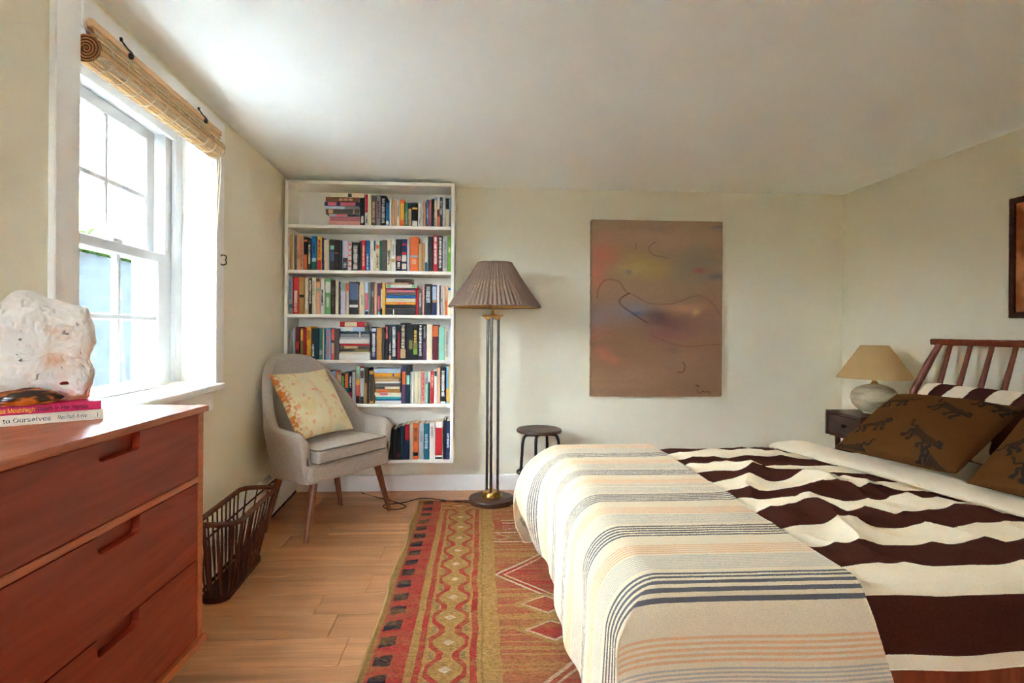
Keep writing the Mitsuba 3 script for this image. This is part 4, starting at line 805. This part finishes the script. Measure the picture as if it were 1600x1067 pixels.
# ------------------------------------------------------------------ bed
bd = thing('bed', 'double bed with reddish wooden spindle headboard and frame', 'bed')
BYN, BYF, BXF, BXH = 1.335, 2.93, 0.40, 2.46
obj('rail', box(BXF, BXH, BYN - 0.03, BYN, 0.225, 0.355, 0.004), 'bed_wood', bd, smooth=False); obj('rail', box(BXF, BXH, BYF, BYF + 0.03, 0.225, 0.355, 0.004), 'bed_wood', bd, smooth=False)
obj('foot_rail', box(BXF, BXF + 0.03, BYN, BYF, 0.225, 0.355, 0.004), 'bed_wood', bd, smooth=False); obj('head_rail', box(BXH - 0.03, BXH, BYN, BYF, 0.225, 0.355, 0.004), 'bed_wood', bd, smooth=False)
for x in (BXF + 0.09, BXH - 0.05):
    for y in (BYN + 0.06, BYF - 0.06): obj('leg', tube([[x, y, 0.006 if x < 1.1 else 0.0], [x, y, 0.225]], [0.022, 0.032], 16), 'bed_wood', bd)
hb = newkey(bd + '__headboard')
def hbx(z): return 2.445 + (z - 0.62) * 0.29
scene[hb] = mikit.ply(xf(box(-0.016, 0.016, 1.02, 3.148, -0.017, 0.017, 0.006), trimesh.transformations.translation_matrix([hbx(1.068), 0, 1.068])), 'bed_wood', False)
obj('lower_rail', box(hbx(0.50) - 0.015, hbx(0.50) + 0.015, 1.0, 3.17, 0.47, 0.53, 0.005), 'bed_wood', hb, smooth=False)
for i in range(15):
    y = 3.012 - 0.1285 * i; obj('spindle', tube([[hbx(0.53), y, 0.53], [hbx(0.70), y, 0.70], [hbx(0.85), y, 0.85], [hbx(1.055), y, 1.055]], [0.0105, 0.0135, 0.0135, 0.0105], 14), 'bed_wood', hb)
for s in (1, -1):
    yc = 2.084; obj('post', tube([[hbx(1.055), yc + s * 1.005, 1.055], [hbx(0.93), yc + s * 1.05, 0.93], [hbx(0.78), yc + s * 1.095, 0.78], [hbx(0.52), yc + s * 1.075, 0.52]], [0.016, 0.0195, 0.0195, 0.016], 16), 'bed_wood', hb)
    obj('post_foot', tube([[hbx(0.49), yc + s * 0.86, 0.49], [BXH - 0.02, yc + s * 0.80, 0.34]], [0.02, 0.022], 14), 'bed_wood', hb)
mat('ticking', lin(214, 206, 192), 0.9, 0.1)
obj('mattress', rbox(BXF + 0.035, BXH - 0.035, BYN + 0.005, BYF - 0.005, 0.357, 0.492, 0.04), 'ticking', bd, smooth=60)

def drape(s, r):
    """arc length s past an edge -> (outward offset, drop) round a radius r"""
    q = np.pi * r / 2; a = np.clip(s / r, 0, np.pi / 2)
    return np.where(s <= 0, s, np.where(s < q, r * np.sin(a), r)), np.where(s <= 0, 0.0, np.where(s < q, r - r * np.cos(a), r + s - q))
ZT = 0.510
def ridges(X, Y):
    """soft crumples of the duvet: a few families of sharp-crested folds, each running at its own slant and fading in and out"""
    z = X * 0
    out = 0
    for kx, ky, wl, am, sd in ((1.0, 0.45, 0.215, 0.021, 1), (1.0, -0.25, 0.33, 0.016, 2), (0.8, 0.9, 0.150, 0.011, 3)):
        w = meshkit.fbm(np.stack([X * 2.6, Y * 2.6, z + sd], -1), 3, seed=80 + sd)
        ph = (kx * X + ky * Y) / wl + 1.9 * w; k = np.floor(ph); t = ph - k
        crest = 1 - np.abs(2 * t - 1); crest = crest ** 1.7
        a = sms(0.35, 0.75, meshkit.noise(np.stack([k * 1.37 + 0.5, (ky and Y * 2.2) + k * 3.1, z + 2 * sd], -1), seed=90 + sd))
        out = out + am * crest * (0.25 + 1.1 * a)
    mask = sms(0.80, 1.02, X) * sms(0.04, -0.10, X - 1.525 - (2.78 - Y) * 0.225) * (0.35 + 0.65 * sms(1.35, 1.72, Y)) * sms(3.0, 2.75, Y)
    return mask * (1.35 * out + 0.010 * (meshkit.fbm(np.stack([X * 9 + Y * 4, Y * 5, z], -1), 3, seed=85) - 0.5))
def cloth_sheet(Xs, Ts, y_near, y_far, r, zt, lift, wob, hfun):
    """Xs along the bed, Ts across it (arc length from the near top edge; past the far top edge it hangs too)"""
    Xg, Tg = np.meshgrid(Xs, Ts, indexing='ij'); w = y_far - y_near
    on_, dn = drape(-Tg, r); of, df = drape(Tg - w, r)
    near = Tg < w / 2
    Yg = np.where(near, y_near - on_, y_far + of); drop = np.where(near, dn, df)
    h = hfun(Xg, Yg) * np.clip(1 - drop / 0.06, 0, 1)
    side = np.clip(drop / 0.12, 0, 1)
    Yg = Yg + np.where(near, -1, 1) * side * wob * np.sin(Xg * 13 + 1.5 * np.sin(Xg * 5)) 
    return np.stack([Xg, Yg, zt + lift + h - drop], -1), Tg
def thicken(P, t):
    """a sheet with a second face t below it along its normals, closed at the rims"""
    a = grid(P); n = np.array(a.vertex_normals).reshape(P.shape); Q = P - n * t; n1, n2 = P.shape[:2]; nv = n1 * n2
    idx = np.arange(nv).reshape(n1, n2); rim = np.concatenate([idx[:, 0], idx[-1, 1:], idx[::-1, -1][1:], idx[0, ::-1][1:-1]]); r2 = np.roll(rim, -1)
    f = np.vstack([a.faces, a.faces[:, ::-1] + nv, np.stack([rim, r2, r2 + nv], 1), np.stack([rim, r2 + nv, rim + nv], 1)])
    return mesh(np.vstack([P.reshape(-1, 3), Q.reshape(-1, 3)]), f)
def up_grid(P): return P if grid(P).vertex_normals[len(P) * P.shape[1] // 2][2] > 0 else P[:, ::-1]

# duvet: brown and white stripes run along the bed; uv.x = across (arc length), uv.y = along
YN, YFAR, RR = 1.345, 2.90, 0.055
def duvet_fn(p, n, uv):
    a = uv.x + 0.004 * (mikit.noise(uv.y * 9, uv.x * 9, 1.0) - 0.5)
    per = 0.2715; t = (a + 0.178) / per; fr = t - dr.floor(t)
    brown = (fr < 0.5) & (a > -0.180)
    wv = mikit.noise(uv.x * 500, uv.y * 500, 0.0)
    return dr.select(brown, mixc(lin(58, 29, 20), lin(70, 36, 25), wv), mixc(lin(230, 212, 178), lin(240, 224, 192), wv))
mat('duvet_cotton', mikit.proc(duvet_fn), 0.9, 0.1, sheen=0.25)
Xs, Ts = np.linspace(0.50, 1.90, 260), np.linspace(-0.215, (YFAR - YN) + 0.262, 330)
P, Tg = cloth_sheet(Xs, Ts, YN, YFAR, RR, ZT, 0.0, 0.006, ridges)
P[..., 2] += 0.010 * (meshkit.fbm(P * [3, 3, 0], 2, seed=91) - 0.5) * (P[..., 2] > ZT - 0.03)
def cloth_obj(key, P, t, uvg, m):
    flip = grid(P).vertex_normals.mean(0)[2] < 0
    if flip: P, uvg = P[:, ::-1], uvg[:, ::-1]
    scene[key] = mikit.ply(thicken(P, t), m, True, uv=np.vstack([uvg.reshape(-1, 2)] * 2))
dv = thing('duvet', 'brown and white striped duvet spread over the bed', 'duvet')
cloth_obj(dv, P, 0.010, np.stack([Tg, np.meshgrid(Xs, Ts, indexing='ij')[0]], -1), 'duvet_cotton')
# turned-down white sheet: a soft flat fold across the bed, running slightly askew
sh = thing('turned_down_sheet', 'white sheet turned down over the top of the striped duvet', 'sheet')
us, Ts = np.linspace(0, 1, 50), np.linspace(-0.20, (YFAR - YN) + 0.20, 160)
Ug, Tg = np.meshgrid(us, Ts, indexing='ij'); w_ = YFAR - YN; rs = 0.060
on_, dn = drape(-Tg, rs); of, df = drape(Tg - w_, rs); near = Tg < w_ / 2
Yg = np.where(near, YN - on_, YFAR + of); drop = np.where(near, dn, df)
x0 = 1.525 + (2.78 - np.clip(Yg, 1.3, 2.9)) * 0.225; Xg = x0 + Ug * 0.235 + 0.006 * np.sin(Yg * 9)
pr = (1 - np.abs(2 * Ug - 1) ** 4) ** 0.6
Zg = ZT + 0.006 + (0.022 + 0.012 * (meshkit.fbm(np.stack([Xg * 6, Yg * 4, Xg * 0], -1), 3, seed=95) - 0.3)) * pr - drop + 0.012 * np.clip(1 - drop / 0.1, 0, 1)
Yg2 = np.where(near, Yg - 0.02 * pr * np.clip(drop / 0.06, 0, 1), Yg + 0.02 * pr * np.clip(drop / 0.06, 0, 1))
Ps = np.stack([Xg, Yg2, Zg], -1)
cloth_obj(sh, Ps, 0.014, np.stack([Tg, Xg], -1), 'white_cotton')

# throw: thin stripes along the bed, draped over the foot and both sides; uv.x across, uv.y along
def throw_fn(p, n, uv):
    a = uv.x + 0.003 * (mikit.noise(uv.y * 6, uv.x * 6, 2.0) - 0.5)
    t = (0.355 - a) / 0.332; u = t - dr.floor(t)
    crm, drk, org, gry = [mi.Color3f(*[float(q) for q in lin(*c)]) for c in ((216, 197, 164), (100, 95, 96), (214, 168, 122), (178, 170, 156))]
    def lines(lo, hi, k, duty):
        f = (u - lo) / (hi - lo) * k; return (u > lo) & (u < hi) & (f - dr.floor(f) < duty)
    c = mi.Color3f(crm)
    c = dr.select(lines(0.0, 0.285, 5, 0.52), drk, c)
    c = dr.select(lines(0.46, 0.66, 5, 0.5), org, c)
    c = dr.select(lines(0.68, 0.95, 9, 0.45), gry, c)
    wv = mikit.noise(uv.x * 600, uv.y * 420, 0.0)
    return c * (0.92 + 0.16 * wv)
mat('throw_cotton', mikit.proc(throw_fn), 0.92, 0.08, sheen=0.2)
th_ = thing('throw_blanket', 'cream throw with thin grey and orange stripes draped over the foot of the bed', 'blanket')
RF, XF0 = 0.115, 0.425
Ss = np.linspace(-0.455, 0.505, 190)                     # along: negative = on the bed, positive = past the foot edge
Ts = np.linspace(-0.34, (YFAR - YN) + 0.36, 420)
Sg, Tg = np.meshgrid(Ss, Ts, indexing='ij')
ox, dx = drape(Sg, RF)
skew = np.clip(-Sg / 0.455, 0, 1)
on_, dn = drape(-Tg, 0.065); of, df = drape(Tg - w_, 0.065); near = Tg < w_ / 2
Yg = np.where(near, YN - 0.012 - on_, YFAR + 0.012 + of); dy = np.where(near, dn, df)
Xg = XF0 - ox + skew * (0.012 * (2.9 - np.clip(Yg, 1.2, 2.9)) / 1.6 + 0.32 * np.clip(dy - 0.03, 0, 1)) - 0.015 * np.clip(dx / 0.4, 0, 1)
fold = 0.010 * np.sin(Tg * 11 + 1.2 * np.sin(Tg * 4.1)) * np.clip(dx / 0.25, 0, 1) + 0.006 * np.sin(Tg * 23 + 2) * np.clip(dx / 0.35, 0, 1)
Xg = Xg - fold - 0.004 * np.sin(Tg * 5)
flare = np.exp(-((YFAR + 0.05 - Yg) / 0.30) ** 2) * np.sin(np.pi * np.clip(dx / 0.46, 0, 1)) * 0.115
Xg = Xg - flare
both = np.minimum(dx, dy)
dz = np.maximum(dx, dy) + 0.35 * both
Yg = Yg + np.where(near, -1, 1) * (0.006 * np.sin(Sg * 15) * np.clip(dy / 0.2, 0, 1) - 0.15 * both)
hh = 0.55 * ridges(np.clip(Xg, 0.86, 2), Yg) * sms(0.7, 0.9, Xg) * np.clip(1 - dy / 0.05, 0, 1) + 0.004 * meshkit.fbm(np.stack([Xg * 8, Yg * 5, Xg * 0], -1), 3, seed=97) * np.clip(1 - dz / 0.05, 0, 1)
puff = 0.012 * np.clip(1 - dx / 0.08, 0, 1) * np.clip(1 - dy / 0.05, 0, 1)
Zg = np.maximum(ZT + 0.014 + hh + puff - dz, 0.030 + 0.01 * np.sin(Tg * 7))
cloth_obj(th_, np.stack([Xg, Yg, Zg], -1), 0.003, np.stack([Tg, Sg], -1), 'throw_cotton')

# ------------------------------------------------------------------ pillows
def stripe_col(u, per, ph, n=1.0):
    fr = (u / per + ph) % 1.0; return np.where((fr < 0.5)[:, None], lin(62, 30, 22), lin(226, 212, 186))
for lab, bl_, br_, tl_, ph in (('brown and white striped pillow against the headboard behind the tiger cushion', [2.22, 2.98, 0.545], [2.24, 2.16, 0.545], [2.43, 3.02, 0.82], 0.10), ('brown and white striped pillow behind the cushion cut by the right edge', [2.23, 2.06, 0.545], [2.23, 1.26, 0.545], [2.435, 2.08, 0.83], 0.25)):
    M, w, h = place_cushion(bl_, br_, tl_, 0.02)
    v, f, uvc = cushion(w, h * 1.12, 0.19, n=150, pinch=0.05, wrinkle=0.008, seed=17)
    c = stripe_col((uvc[:, 0] + 0.05 * uvc[:, 1]) * w / 2, 0.235, ph)
    k = solo('pillow', lab, 'pillow', xf(mesh(v, f), M), 'painted_cloth', smooth=True, color=np.vstack([c, c]), group='striped pillows')
def tiger():
    L = lambda pts, r: sg.LineString(spline(pts, 30)).buffer(r)
    body = sg.Polygon(spline([(-.46, .02), (-.42, .17), (-.15, .17), (.12, .19), (.34, .21), (.46, .12), (.38, -.06), (.15, -.09), (-.15, -.08), (-.38, -.12), (-.46, .02)], 80)).buffer(0)
    head = sa.scale(sg.Point(.52, .16).buffer(.135), 1.15, .9).union(sg.Point(.45, .28).buffer(.04)).union(sg.Point(.56, .28).buffer(.04)).union(sa.scale(sg.Point(.65, .11).buffer(.065), 1.2, .8))
    legs = [L([(.33, .02), (.42, -.14), (.38, -.30), (.47, -.33)], .050), L([(.20, .0), (.19, -.16), (.12, -.30), (.20, -.33)], .046), L([(-.28, .0), (-.34, -.14), (-.27, -.25), (-.33, -.34), (-.25, -.35)], .050), L([(-.40, .02), (-.53, -.10), (-.50, -.22), (-.61, -.33), (-.53, -.34)], .050)]
    tail = L([(-.44, .08), (-.58, .18), (-.70, .12), (-.80, .18), (-.86, .30), (-.95, .32)], .036)
    g = shapely.union_all([body, head, tail, *legs])
    cuts = [sg.LineString([(x, .20), (x + .03, .05 + .03 * ((i % 3) - 1))]).buffer(.011) for i, x in enumerate(np.arange(-.38, .40, .085))] + [sg.LineString([(x + .045, -.10), (x + .03, .03)]).buffer(.010) for x in np.arange(-.36, .36, .085)] + [sg.LineString([(.47, .12), (.50, .20)]).buffer(.012), sg.LineString([(.54, .16), (.58, .17)]).buffer(.012)]
    return g.difference(shapely.union_all(cuts))
TG = tiger()
def tiger_cushion(lab, bl_, br_, tl_, prints, seed, th=0.16):
    M, w, h = place_cushion(bl_, br_, tl_, 0.025)
    v, f, uvc = cushion(0.53, 0.455, th, n=300, pinch=0.05, wrinkle=0.010, seed=seed)
    xy = uvc * [0.265, 0.2275]; ink = np.zeros(len(xy), bool)
    for x, y, s, rot, fl_ in prints:
        g = sa.translate(sa.rotate(sa.scale(TG, s * fl_, s, origin=(0, 0)), rot, origin=(0, 0)), x, y); ink |= shapely.contains_xy(g, xy[:, 0], xy[:, 1])
    nz = meshkit.noise(np.c_[xy * 700, xy[:, :1] * 0], seed=5)[:, None]
    base = lin(88, 52, 19) * (0.85 + 0.3 * nz); inkc = lin(36, 32, 27) * (0.8 + 0.4 * nz)
    c = np.where(ink[:, None], inkc, base)
    return solo('tiger_cushion', lab, 'cushion', xf(mesh(v, f), M), 'painted_cloth', smooth=True, color=np.clip(np.vstack([c, base]), 0, 1), group='brown cushions printed with tigers')
tiger_cushion('brown cushion printed with dark tigers, left one, leaning on the striped pillow', [1.65, 2.60, 0.565], [1.80, 2.07, 0.565], [2.035, 2.69, 0.80],
              [(-.155, .085, .112, 6, -1), (.10, .07, .125, -24, 1), (-.135, -.10, .115, 12, 1), (.10, -.13, .125, -28, 1), (-.18, -.235, .11, 10, -1), (.19, -.235, .12, -30, 1), (.21, .17, .11, -10, 1)], 21)
tiger_cushion('brown cushion printed with dark tigers, nearer one, cut by the right edge', [1.80, 2.03, 0.57], [1.955, 1.50, 0.57], [2.115, 2.10, 0.795],
              [(-.15, -.03, .115, 40, 1), (-.03, .12, .12, -30, -1), (.10, -.05, .12, 20, 1), (-.06, -.17, .11, -10, 1), (.15, .15, .11, 10, -1)], 23)

# ------------------------------------------------------------------ nightstand and lamp
ns = thing('nightstand', 'small dark wooden nightstand with one drawer in the corner beside the bed', 'nightstand')
NX0, NX1, NY0, NY1, NZ0, NZ1 = 2.20, 2.60, 3.215, 3.552, 0.475, 0.628
obj('top', box(NX0, NX1, NY0, NY1, NZ1 - 0.018, NZ1, 0.002), 'dark_wood', ns, smooth=False)
for y0, y1 in ((NY0, NY0 + 0.018), (NY1 - 0.018, NY1)): obj('side', box(NX0, NX1, y0, y1, NZ0, NZ1 - 0.018, 0.001), 'dark_wood', ns, smooth=False)
obj('bottom', box(NX0 + 0.004, NX1, NY0 + 0.018, NY1 - 0.018, NZ0, NZ0 + 0.015), 'dark_wood', ns, smooth=False)
d = obj('drawer', box(NX0 + 0.004, NX0 + 0.022, NY0 + 0.021, NY1 - 0.021, NZ0 + 0.018, NZ1 - 0.021, 0.002), 'dark_wood', ns, smooth=False)
obj('knob', xf(lathe([(0, 0), (0.007, 0), (0.006, 0.008), (0.012, 0.014), (0.012, 0.02), (0, 0.022)], 24), frame_matrix([NX0 + 0.004, 3.355, 0.552], [0, 1.0, 0], [0, 0, 1.0], [-1.0, 0, 0])), 'cord_black', d)
for x in (NX0 + 0.05, NX1 - 0.04):
    for y in (NY0 + 0.05, NY1 - 0.05): obj('leg', tube([[x, y, 0], [x, y, NZ0]], [0.011, 0.016], 14), 'dark_wood', ns)
tl = thing('table_lamp', 'table lamp with round cream ceramic base and plain cream shade on the nightstand', 'lamp')
TX, TY, TZ = 2.395, 3.372, NZ1
obj('base', lathe([(0, 0), (0.060, 0), (0.062, 0.004), (0.058, 0.010), (0.085, 0.022), (0.116, 0.052), (0.129, 0.088), (0.124, 0.122), (0.102, 0.150), (0.066, 0.168), (0.030, 0.176), (0.022, 0.180), (0, 0.180)], 72, (TX, TY, TZ + 0.0004)), 'cream_ceramic', tl)
obj('neck', lathe([(0, 0), (0.018, 0), (0.018, 0.01), (0.012, 0.014), (0.012, 0.05), (0.016, 0.054), (0.016, 0.08), (0, 0.082)], 24, (TX, TY, TZ + 0.180)), 'brass', tl)
obj('harp', cat_([tube(spline([[TX, TY - 0.03, TZ + 0.205], [TX, TY - 0.055, TZ + 0.25], [TX, TY - 0.05, TZ + 0.34], [TX, TY, TZ + 0.405], [TX, TY + 0.05, TZ + 0.34], [TX, TY + 0.055, TZ + 0.25], [TX, TY + 0.03, TZ + 0.205]], 50), 0.0022, 8), tube([[TX - 0.085, TY, TZ + 0.402], [TX + 0.085, TY, TZ + 0.402]], 0.0022, 8), tube([[TX, TY - 0.03, TZ + 0.207], [TX, TY + 0.03, TZ + 0.207]], 0.003, 8)]), 'brass', tl)
so = [(0.206, TZ + 0.215), (0.076, TZ + 0.412)]
obj('shade', lathe(so + [(0.0745, TZ + 0.412), (0.2045, TZ + 0.215), so[0]], 96, (TX, TY, 0)), 'shade_linen', tl, smooth=40)
